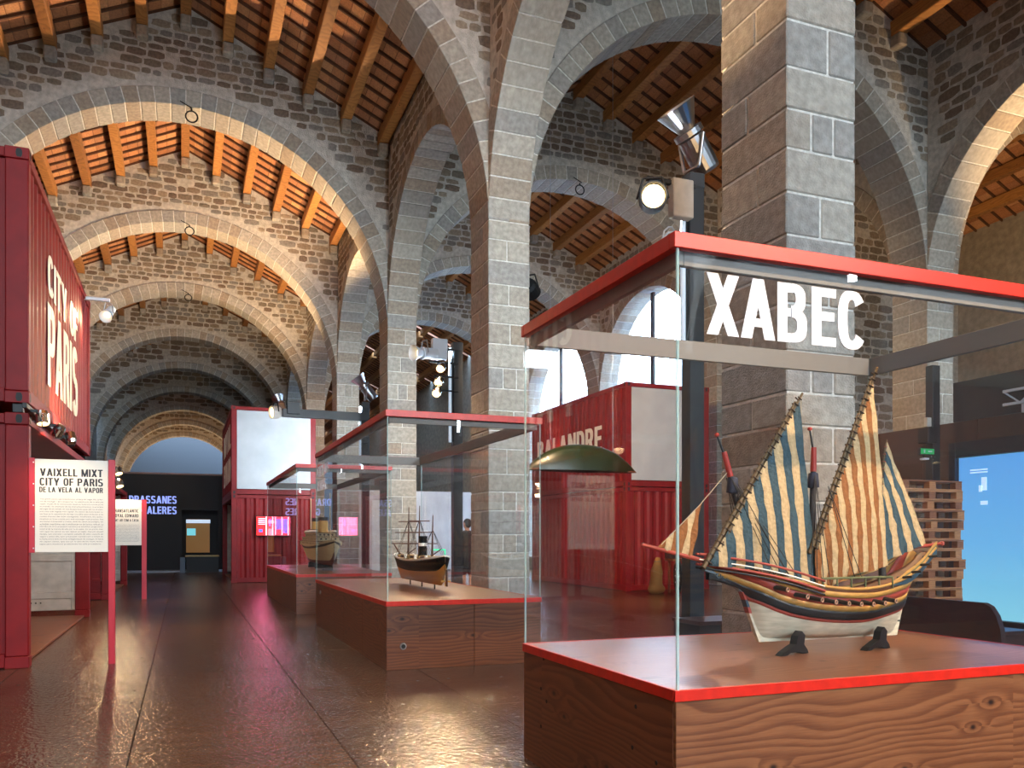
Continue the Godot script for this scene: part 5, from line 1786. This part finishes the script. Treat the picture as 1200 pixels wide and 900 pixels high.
# ---------- other things ----------
func blob(caps: Array, cell: float, k := 0.03) -> ArrayMesh:
	# one skin over tapered capsules [a, ra, b, rb], joined smoothly, by surface nets
	var lo := Vector3(1e9, 1e9, 1e9)
	var hi := -lo
	for c in caps:
		for e in [[c[0], c[1]], [c[2], c[3]]]:
			var r: Vector3 = Vector3.ONE * (e[1] + 2.5 * cell)
			lo = lo.min(e[0] - r); hi = hi.max(e[0] + r)
	var n := Vector3i(((hi - lo) / cell).ceil()) + Vector3i.ONE
	var f := PackedFloat32Array()
	f.resize(n.x * n.y * n.z)
	f.fill(9.0)
	for c in caps:
		var a: Vector3 = c[0]
		var ab: Vector3 = c[2] - a
		var L2 := maxf(ab.length_squared(), 1e-9)
		var rr := Vector3.ONE * (maxf(c[1], c[3]) + 3.0 * cell + k)
		var i0 := Vector3i(((a.min(c[2]) - rr - lo) / cell).floor()).clamp(Vector3i.ZERO, n - Vector3i.ONE)
		var i1 := Vector3i(((a.max(c[2]) + rr - lo) / cell).ceil()).clamp(Vector3i.ZERO, n - Vector3i.ONE)
		for z in range(i0.z, i1.z + 1):
			for y in range(i0.y, i1.y + 1):
				for x in range(i0.x, i1.x + 1):
					var p := lo + Vector3(x, y, z) * cell
					var t := clampf((p - a).dot(ab) / L2, 0.0, 1.0)
					var d: float = (p - a - ab * t).length() - lerpf(c[1], c[3], t)
					var id := x + n.x * (y + n.y * z)
					var e := f[id]
					var h := clampf(0.5 + 0.5 * (e - d) / k, 0.0, 1.0)
					f[id] = lerpf(e, d, h) - k * h * (1.0 - h)
	var vert := {}
	var pts := []
	var offs := [0, 1, n.x, n.x + 1, n.x * n.y, n.x * n.y + 1, n.x * n.y + n.x, n.x * n.y + n.x + 1]
	for z in n.z - 1:
		for y in n.y - 1:
			for x in n.x - 1:
				var id := x + n.x * (y + n.y * z)
				var inside := 0
				for o in offs:
					if f[id + o] < 0.0: inside += 1
				if inside == 0 or inside == 8: continue
				var s := Vector3.ZERO
				var cnt := 0
				for e in [[0, 1], [0, 2], [0, 4], [1, 3], [1, 5], [2, 3], [2, 6], [3, 7], [4, 5], [4, 6], [5, 7], [6, 7]]:
					var va := f[id + offs[e[0]]]
					var vb := f[id + offs[e[1]]]
					if (va < 0.0) != (vb < 0.0):
						var t := va / (va - vb)
						var pa := Vector3(e[0] & 1, (e[0] >> 1) & 1, (e[0] >> 2) & 1)
						var pb := Vector3(e[1] & 1, (e[1] >> 1) & 1, (e[1] >> 2) & 1)
						s += pa.lerp(pb, t)
						cnt += 1
				vert[id] = pts.size()
				pts.append(lo + (Vector3(x, y, z) + s / cnt) * cell)
	var m := MB.new()
	m.smooth()
	var st := [1, n.x, n.x * n.y]
	for id in vert:
		for a in 3:
			var b := (a + 1) % 3
			var c := (a + 2) % 3
			var far: int = id + st[a]
			if (f[id] < 0.0) == (f[far] < 0.0): continue
			var q := [id, id - st[b], id - st[b] - st[c], id - st[c]]
			if not (vert.has(q[1]) and vert.has(q[2]) and vert.has(q[3])): continue
			var v := q.map(func(i): return pts[vert[i]])
			if f[id] < 0.0: m.quad(v[0], v[1], v[2], v[3])
			else: m.quad(v[0], v[3], v[2], v[1])
	return m.done()


func person():
	var t := thing("person", "person in dark jacket and dark shorts standing beyond the middle case", "person", V(6.38, 0, 19.3), 0.35)
	var p := func(x, y, z): return Vector3(x, y, z)
	var skin := mat("skin", Color(0.62, 0.43, 0.33), 0.6)
	var jac := mat("jacket", Color(0.06, 0.065, 0.075), 0.85)
	var head := [Vector3(0, 1.62, -0.01), 0.085, Vector3(0, 1.68, -0.005), 0.095]
	var body := [[p.call(0, 0.95, 0), 0.13, p.call(0, 1.2, 0), 0.125], [p.call(0, 1.2, 0), 0.125, p.call(0, 1.38, 0), 0.13], [p.call(-0.15, 1.41, 0), 0.06, p.call(0.15, 1.41, 0), 0.06], [p.call(0, 1.42, 0), 0.055, p.call(0, 1.58, 0), 0.05], head, [p.call(0, 1.64, -0.09), 0.02, p.call(0, 1.62, -0.115), 0.014], [p.call(-0.095, 1.655, 0), 0.014, p.call(-0.1, 1.635, 0.0), 0.012], [p.call(0.095, 1.655, 0), 0.014, p.call(0.1, 1.635, 0), 0.012]]
	for s in [-1.0, 1.0]:
		body.append([p.call(s * 0.19, 1.40, 0), 0.055, p.call(s * 0.25, 1.13, 0.02), 0.043])
		body.append([p.call(s * 0.25, 1.13, 0.02), 0.042, p.call(s * 0.23, 0.90, -0.06), 0.032])
		body.append([p.call(s * 0.23, 0.90, -0.06), 0.034, p.call(s * 0.225, 0.80, -0.08), 0.026])
		for k in 4: body.append([p.call(s * (0.235 - 0.005 * k), 0.81, -0.105 + 0.018 * k), 0.010, p.call(s * (0.225 - 0.004 * k), 0.725 + 0.006 * absf(k - 1.2), -0.10 + 0.018 * k), 0.008])
		body.append([p.call(s * 0.215, 0.85, -0.10), 0.012, p.call(s * 0.20, 0.78, -0.125), 0.009])
		body.append([p.call(s * 0.09, 0.93, 0), 0.105, p.call(s * 0.11, 0.52, 0.0), 0.062])
		body.append([p.call(s * 0.11, 0.52, 0.0), 0.06, p.call(s * 0.115, 0.34, 0.015), 0.056])
		body.append([p.call(s * 0.115, 0.34, 0.015), 0.056, p.call(s * 0.12, 0.09, 0.01), 0.038])
		body.append([p.call(s * 0.12, 0.05, 0.03), 0.045, p.call(s * 0.13, 0.035, -0.13), 0.032])
	part("body", blob(body, 0.018, 0.02), skin, t)
	var j := [[p.call(0, 0.86, 0), 0.17, p.call(0, 1.2, 0), 0.155], [p.call(-0.05, 1.2, 0), 0.14, p.call(-0.04, 1.37, 0), 0.14], [p.call(0.05, 1.2, 0), 0.14, p.call(0.04, 1.37, 0), 0.14], [p.call(-0.16, 1.405, 0), 0.075, p.call(0.16, 1.405, 0), 0.075]]
	for s in [-1.0, 1.0]:
		j.append([p.call(s * 0.19, 1.40, 0), 0.072, p.call(s * 0.255, 1.13, 0.02), 0.06])
		j.append([p.call(s * 0.255, 1.13, 0.02), 0.058, p.call(s * 0.235, 0.93, -0.05), 0.046])
	part("jacket", blob(j, 0.02, 0.03), jac, t)
	var sh := []
	for s in [-1.0, 1.0]: sh.append([p.call(s * 0.085, 0.92, 0), 0.125, p.call(s * 0.115, 0.50, 0.0), 0.092])
	part("shorts", blob(sh, 0.02, 0.03), mat("shorts", Color(0.07, 0.07, 0.08), 0.9), t)
	part("hair", blob([[p.call(0, 1.70, 0.012), 0.095, p.call(0, 1.64, 0.035), 0.078]], 0.014, 0.02), mat("hair", Color(0.07, 0.05, 0.04), 0.7), t)
	for s in [-1.0, 1.0]:
		part("shoe", blob([[p.call(s * 0.12, 0.06, 0.04), 0.056, p.call(s * 0.13, 0.042, -0.14), 0.042]], 0.014, 0.02), M.tubewhite, t)
	var bag := part("shoulder_bag", blob([[p.call(0.24, 0.98, 0.10), 0.07, p.call(0.24, 0.84, 0.11), 0.08]], 0.02, 0.03), M.dark, t)
	rod_part("strap", Vector3(0.24, 1.0, 0.12), Vector3(-0.12, 1.47, 0.06), 0.012, 0.012, M.dark, bag)


func pallets():
	var pal := textured(mat("pallet", Color(0.74, 0.48, 0.28), 0.8), M.beam[0].albedo_texture, Vector3(1, 4, 1))
	var pal2 := textured(mat("pallet_dark", Color(0.58, 0.34, 0.19), 0.8), M.beam[0].albedo_texture, Vector3(1, 4, 1))
	var names := ["lowest", "second", "third", "fourth", "fifth", "sixth", "seventh", "eighth", "ninth", "tenth", "eleventh", "twelfth", "thirteenth", "fourteenth", "topmost"]
	for k in 15:
		var t := thing("pallet", "brown wooden pallet in the tall stack beside blue screen, %s" % (names[k] + (" from the floor" if k > 0 and k < 14 else " of all")), "pallet", V(10.15 + rng.randf_range(-0.04, 0.04), k * 0.1442, 9.55 + rng.randf_range(-0.04, 0.04)), rng.randf_range(-0.05, 0.05), "stacked wooden pallets")
		for i in 5: part("deck_board", boxm(Vector3(1.2, 0.022, 0.12), 0.003), pal if (k + i) % 3 else pal2, t, at(Vector3(0, 0.132, (i - 2) * 0.17)))
		for i in 3:
			part("bottom_board", boxm(Vector3(1.2, 0.022, 0.1), 0.003), pal, t, at(Vector3(0, 0.011, (i - 1) * 0.35)))
			for x in 3: part("spacer", boxm(Vector3(0.13, 0.097, 0.1), 0.003), pal if (x + k) % 2 else pal2, t, at(Vector3((x - 1) * 0.53, 0.0715, (i - 1) * 0.35)))


func build_right():
	# booth with the blue screen
	var t := thing("screen_booth", "dark booth framing a tall glowing blue screen", "screen", V(11.4, 0, 7.0))
	bx("booth_wall", 11.36, 11.5, 0, 2.82, 3.2, 9.88, M.dark, t)
	bx("frame", 11.28, 11.36, 0, 2.82, 9.76, 9.88, mat("frameblue", Color(0.06, 0.075, 0.13), 0.35), t)
	bx("frame", 11.28, 11.36, 2.58, 2.82, 3.2, 9.75, mat("frameblue", Color(0.06, 0.075, 0.13), 0.35), t)
	bx("frame", 11.28, 11.36, 0, 0.09, 3.2, 9.75, mat("frameblue", Color(0.06, 0.075, 0.13), 0.35), t)
	bx("frame", 11.28, 11.36, 0.09, 2.58, 3.2, 3.3, mat("frameblue", Color(0.06, 0.075, 0.13), 0.35), t)
	var q := QuadMesh.new()
	q.size = Vector2(6.44, 2.48)
	var g := Gradient.new()
	g.offsets = PackedFloat32Array([0.0, 0.55, 1.0])
	g.colors = PackedColorArray([Color(0.36, 0.66, 0.95), Color(0.43, 0.74, 0.96), Color(0.54, 0.85, 0.95)])
	var gt := GradientTexture2D.new()
	gt.gradient = g
	gt.fill_from = Vector2(0, 0); gt.fill_to = Vector2(0, 1)
	gt.width = 8; gt.height = 128
	var sm := mat("bluescreen", Color(0.05, 0.08, 0.12), 0.5)
	sm.emission_enabled = true
	sm.emission_texture = gt
	sm.emission_operator = BaseMaterial3D.EMISSION_OP_MULTIPLY
	sm.emission = Color.WHITE
	sm.emission_energy_multiplier = 1.0
	part("display", q, sm, t, Transform3D(Basis(Vector3.UP, -PI / 2), V(11.355, 1.335, 6.53) - t.position))
	for s in [[9.39, 2.37, 0.3, 0.02], [9.39, 2.33, 0.3, 0.02], [9.30, 2.15, 0.09, 0.2], [9.36, 2.08, 0.06, 0.1], [9.30, 1.86, 0.12, 0.06]]:
		bx("mark", 11.345, 11.352, s[1] - s[3] / 2, s[1] + s[3] / 2, s[0] - s[2] / 2, s[0] + s[2] / 2, glow("markwhite", Color(0.75, 0.88, 1.0), 0.9), t, 0)
	var l := AreaLight3D.new()
	l.name = "screen_glow"
	l.area_size = Vector2(6.4, 2.4)
	l.light_color = Color(0.35, 0.66, 1.0)
	l.light_energy = 3.5
	l.shadow_enabled = true
	l.transform = Transform3D(Basis(Vector3.UP, PI / 2), V(11.26, 1.335, 6.53))
	add_child(l)
	pallets()
	# low brown bench
	var b := thing("bench", "dark brown wooden bench with a rounded back beyond the big case", "bench", V(7.2, 0, 6.6))
	var poly := PackedVector2Array([Vector2(-1.2, 0.0), Vector2(0.99, 0.0), Vector2(0.99, 0.36), Vector2(0.975, 0.48), Vector2(0.93, 0.60), Vector2(0.87, 0.68), Vector2(0.80, 0.71), Vector2(-1.2, 0.71)])
	var m := MB.new()
	m.T = Transform3D(Basis(Vector3.UP, -PI / 2), Vector3(-0.1, 0, 0))
	m.prism(poly, -0.03, 0.03)
	var wood := textured(mat("benchwood", Color(0.19, 0.095, 0.06), 0.4), M.ply.albedo_texture, Vector3(0.5, 1, 0.5))
	part("bench_back", m.done(), wood, b)
	bx("seat", 7.15, 7.6, 0.40, 0.44, 5.7, 7.7, wood, b)
	for d in [5.75, 7.6]: bx("leg", 7.2, 7.58, 0, 0.40, d, d + 0.05, wood, b)
	# partition under the right arcade
	var pw := thing("partition_wall", "brown partition with a dark grey upper board under right arcade", "partition", V(13.9, 0, 9.0))
	var n := 8
	for i in n:
		var a := 4.0 + 10.0 * i / n
		bx("panel", 13.86, 13.94, 0, 3.55, a + 0.004, a + 10.0 / n - 0.004, mat("brownboard", Color(0.23, 0.135, 0.085), 0.6), pw, 0.003)
	bx("upper_board", 13.88, 13.93, 3.56, 4.32, 4.0, 12.05, mat("greyboard", Color(0.15, 0.15, 0.16), 0.6), pw, 0.003)
	# roof truss piece lying on the partition
	var tr := thing("truss", "short white lattice truss on the brown partition", "truss", V(13.78, 3.72, 9.6))
	for y in [0.0, 0.24]: part("chord", boxm(Vector3(0.05, 0.05, 2.6)), M.tubewhite, tr, at(Vector3(0, y, 0)))
	for i in 8: rod_part("brace", Vector3(0, 0.0 if i % 2 else 0.24, -1.3 + i * 0.325), Vector3(0, 0.24 if i % 2 else 0.0, -0.975 + i * 0.325), 0.016, 0.016, M.tubewhite, tr, 6)
	part("foot", boxm(Vector3(0.06, 0.16, 0.1)), M.tubewhite, tr, at(Vector3(0.03, -0.1, 0.9)))
	part("foot", boxm(Vector3(0.06, 0.16, 0.1)), M.tubewhite, tr, at(Vector3(0.03, -0.1, -0.9)))
	# post with exit sign and speaker
	var p4 := thing("lamp_post", "dark square post with speaker and exit sign beside the blue screen", "post", V(13.3, 0, 12.0), 0, "dark posts between the pillars")
	part("pole", boxm(Vector3(0.19, 4.6, 0.17), 0.006), M.post, p4, at(Vector3(0, 2.3, 0)))
	part("base_plate", boxm(Vector3(0.36, 0.02, 0.36), 0.004), M.post, p4, at(Vector3(0, 0.01, 0)))
	var sp := thing("speaker", "black box speaker on the dark post beside blue screen", "speaker", V(13.08, 3.25, 11.92))
	part("cabinet", boxm(Vector3(0.24, 0.28, 0.24), 0.01), M.black, sp)
	part("grille", boxm(Vector3(0.2, 0.24, 0.012), 0.004), M.dark, sp, at(Vector3(0, 0, 0.122)))
	part("junction_box", boxm(Vector3(0.11, 0.17, 0.08), 0.006), M.greywhite, p4, at(Vector3(-0.15, 3.52, 0.02)))
	var ex := thing("exit_sign", "small green lit exit sign with a lamp under it", "sign", V(13.02, 2.95, 11.9))
	part("case", boxm(Vector3(0.36, 0.13, 0.06), 0.008), M.dark, ex)
	part("face", boxm(Vector3(0.33, 0.1, 0.008), 0.0), glow("exitgreen", Color(0.15, 0.55, 0.30), 0.8), ex, at(Vector3(0, 0, 0.034)))
	part("arrow", boxm(Vector3(0.1, 0.025, 0.004), 0.0), M.white, ex, at(Vector3(0.06, 0, 0.039)))
	part("figure", boxm(Vector3(0.03, 0.06, 0.004), 0.0), M.white, ex, at(Vector3(-0.08, 0, 0.039)))
	part("lamp_head", _lathed([Vector2(0, -0.03), Vector2(0.08, -0.02), Vector2(0.08, 0.01), Vector2(0, 0.02)], 14), M.tubewhite, ex, at(Vector3(-0.06, -0.14, 0.02)))
	part("stem", boxm(Vector3(0.03, 0.1, 0.03)), M.dark, ex, at(Vector3(-0.06, -0.09, 0.0)))
	part("bracket", boxm(Vector3(0.09, 0.03, 0.03)), M.dark, ex, at(Vector3(0.14, 0, -0.02)))


func build_second_hall():
	# green hull hung from the roof beams
	var t := thing("boat_hull", "dark green slender boat hull hanging before BALANDRE container", "boat", V(7.5, 2.78, 15.3))
	var g := []
	for side in [0.0, -0.012]:
		g = []
		for i in 25:
			var q := i / 24.0 * 2.0 - 1.0
			var w := 1.0 - pow(absf(q), 2.4)
			var row := []
			for k in 13:
				var a := PI * k / 12.0
				row.append(Vector3(q * 1.25, -0.10 + 0.56 * w * sin(a) * 0.95 + side, -cos(a) * (0.30 * w + 0.004)))
			g.append(row)
		if side < 0.0: g.reverse()
		var m := MB.new()
		m.sheet(g)
		part("hull" if side == 0.0 else "hull_inside", m.done(), textured(mat("hullgreen", Color(0.10, 0.17, 0.07), 0.35), M.ply.albedo_texture, Vector3(0.6, 3, 0.6)), t)
	part("gunwale", boxm(Vector3(2.3, 0.03, 0.03), 0.006), M.plydark, t, at(Vector3(0, -0.1, 0.12)))
	part("gunwale", boxm(Vector3(2.3, 0.03, 0.03), 0.006), M.plydark, t, at(Vector3(0, -0.1, -0.12)))
	for x in [-0.7, 0.7]: rod_part("wire", Vector3(x, 0.2, 0), Vector3(x, 9.2, 0), 0.004, 0.004, M.steel, t, 5)
	# handcart and sack before the container
	var c := thing("handcart", "old handcart with a spoked wheel before the lower container", "cart", V(10.93, 0, 17.6))
	var w := MB.new()
	w.T = Transform3D(Basis(Vector3.UP, PI / 2 - 0.35), Vector3(0.1, 0.40, 0.3))
	w.torus(0.37, 0.035, 28, 8)
	var wheel := part("wheel", w.done(), M.rubber, c)
	w = MB.new()
	w.T = Transform3D(Basis(Vector3.UP, PI / 2 - 0.35), Vector3(0.1, 0.40, 0.3))
	for i in 12: w.rod(Vector3.ZERO, Vector3(cos(TAU * i / 12), sin(TAU * i / 12), 0) * 0.35, 0.008, -1, 5)
	w.rod(Vector3(0, 0, -0.05), Vector3(0, 0, 0.05), 0.05, -1, 10)
	part("spokes", w.done(), M.steel, wheel)
	part("bed", boxm(Vector3(0.7, 0.06, 0.4), 0.008), M.plydark, c, at(Vector3(0.25, 0.80, 0.2)))
	part("engine_block", boxm(Vector3(0.3, 0.2, 0.26), 0.03), M.dark, c, at(Vector3(-0.02, 0.92, 0.25)))
	for x in [0.0, 0.55]: part("leg", boxm(Vector3(0.05, 0.78, 0.05)), M.plydark, c, at(Vector3(x + 0.03, 0.39, 0.02)))
	var s := thing("sack", "tan burlap sack slumped on the floor beside the handcart", "sack", V(10.48, 0, 17.4))
	part("bag", blob([[Vector3(0, 0.16, 0), 0.16, Vector3(0.02, 0.52, 0), 0.13], [Vector3(0.02, 0.5, 0), 0.13, Vector3(0.05, 0.80, 0), 0.07], [Vector3(-0.12, 0.10, 0.02), 0.10, Vector3(0.14, 0.10, 0), 0.10]], 0.025, 0.06), M.sack, s)
	part("tie", _lathed([Vector2(0.05, -0.015), Vector2(0.09, -0.012), Vector2(0.09, 0.012), Vector2(0.05, 0.015)], 12), M.rope, s, at(Vector3(0.045, 0.76, 0)))
	# green lit stand
	var gs := thing("light_stand", "small green glowing stand beyond the steamer model", "stand", V(6.05, 0, 20.6))
	var gm := glow("neongreen", Color(0.05, 0.85, 0.55), 0.8)
	for y in [0.62, 1.02]: part("glow_bar", boxm(Vector3(0.36, 0.035, 0.035)), gm, gs, at(Vector3(0, y, 0)))
	part("glow_bar", boxm(Vector3(0.03, 0.4, 0.03)), gm, gs, at(Vector3(0.165, 0.82, 0)))
	part("glow_panel", boxm(Vector3(0.34, 0.3, 0.03)), glow("neonpanel", Color(0.05, 0.6, 0.45), 0.5), gs, at(Vector3(0, 0.35, 0)))
	for x in [-0.165, 0.165]: part("leg", boxm(Vector3(0.03, 0.6, 0.03)), M.dark, gs, at(Vector3(x, 0.3, -0.04)))
	var pp := thing("partition_wall", "pale grey exhibition partition far behind the standing person", "partition", V(7.8, 0, 33.0))
	for i in 7: bx("panel", 5.5 + 1.15 * i, 6.645 + 1.15 * i, 0, 3.2, 32.95, 33.05, M.screenwhite, pp, 0.004)
	for i in 8: bx("foot", 5.45 + 1.13 * i, 5.55 + 1.13 * i, 0, 0.05, 32.6, 32.94, M.post, pp, 0.004)
	lamp("floodlight", "floodlight high on a pillar lighting the pale grey partition", V(5.52, 5.2, 27.9), Vector3(0.4, -0.5, -0.75), 0.13, 0.26, 30, 70, WARM, false, M.dark, "", false)
	person()


func add_light_area(called: String, p: Vector3, turn: Basis, size: Vector2, col: Color, energy: float):
	var l := AreaLight3D.new()
	l.name = called
	l.area_size = size
	l.light_color = col
	l.light_energy = energy
	l.shadow_enabled = true
	l.transform = Transform3D(turn, p)
	add_child(l)


func _ready():
	rng.seed = 7
	# ---- camera, sky, daylight, exposure ----
	var cam := Camera3D.new()
	cam.name = "camera"
	cam.projection = Camera3D.PROJECTION_FRUSTUM
	cam.near = 0.05
	cam.far = 200
	cam.size = 2 * 0.05 * 450.0 / FOC
	cam.frustum_offset = Vector2(0, 0.05 * (HOR - 450.0) / FOC)
	cam.position = Vector3(0, EYE, 0)
	cam.rotation.y = -yaw
	add_child(cam)
	var env := Environment.new()
	env.background_mode = Environment.BG_SKY
	var sky := Sky.new()
	var sm := ProceduralSkyMaterial.new()
	sm.sky_top_color = Color(0.62, 0.76, 0.92)
	sm.sky_horizon_color = Color(0.88, 0.93, 0.97)
	sm.ground_bottom_color = Color(0.45, 0.45, 0.44)
	sm.ground_horizon_color = Color(0.7, 0.7, 0.7)
	sm.sky_energy_multiplier = 5.0
	sky.sky_material = sm
	env.sky = sky
	env.tonemap_mode = Environment.TONE_MAPPER_LINEAR
	env.tonemap_exposure = 0.95
	env.sdfgi_enabled = true
	env.ssao_enabled = true
	env.ssil_enabled = true
	var we := WorldEnvironment.new()
	we.name = "environment"
	we.environment = env
	add_child(we)
	# daylight in the tall windows behind the viewer
	var cool := Color(0.86, 0.94, 1.0)
	add_light_area("window_daylight", V(0.05, 8.8, -17.6), Basis(), Vector2(5.2, 3.1), cool, 430)
	add_light_area("window_daylight_2", V(9.7, 8.8, -17.6), Basis(), Vector2(5.2, 3.1), cool, 300)
	# ---- structure ----
	make_materials()
	build_shell()
	glazing()
	for i in 2:
		var x: float = [0.05, 9.7][i]
		var w := struct_node("window_%d" % (i + 5), "tall bright window behind the viewer, %s" % ["central hall", "second hall", "third hall"][i], V(x, 8.8, -18.0))
		part("pane", boxm(Vector3(5.2, 3.1, 0.05)), glow("daypane", Color(0.86, 0.94, 1.0), 0.9), w)
		for k in 4: part("mullion", boxm(Vector3(0.12, 3.1, 0.14)), M.dark, w, at(Vector3(-1.95 + 1.3 * k, 0, -0.08)))
	# ---- things ----
	build_containers()
	build_cases()
	xebec()
	steamer()
	liner()
	build_signs()
	display_panel()
	build_black_wall()
	build_right()
	build_second_hall()
	build_lamps()
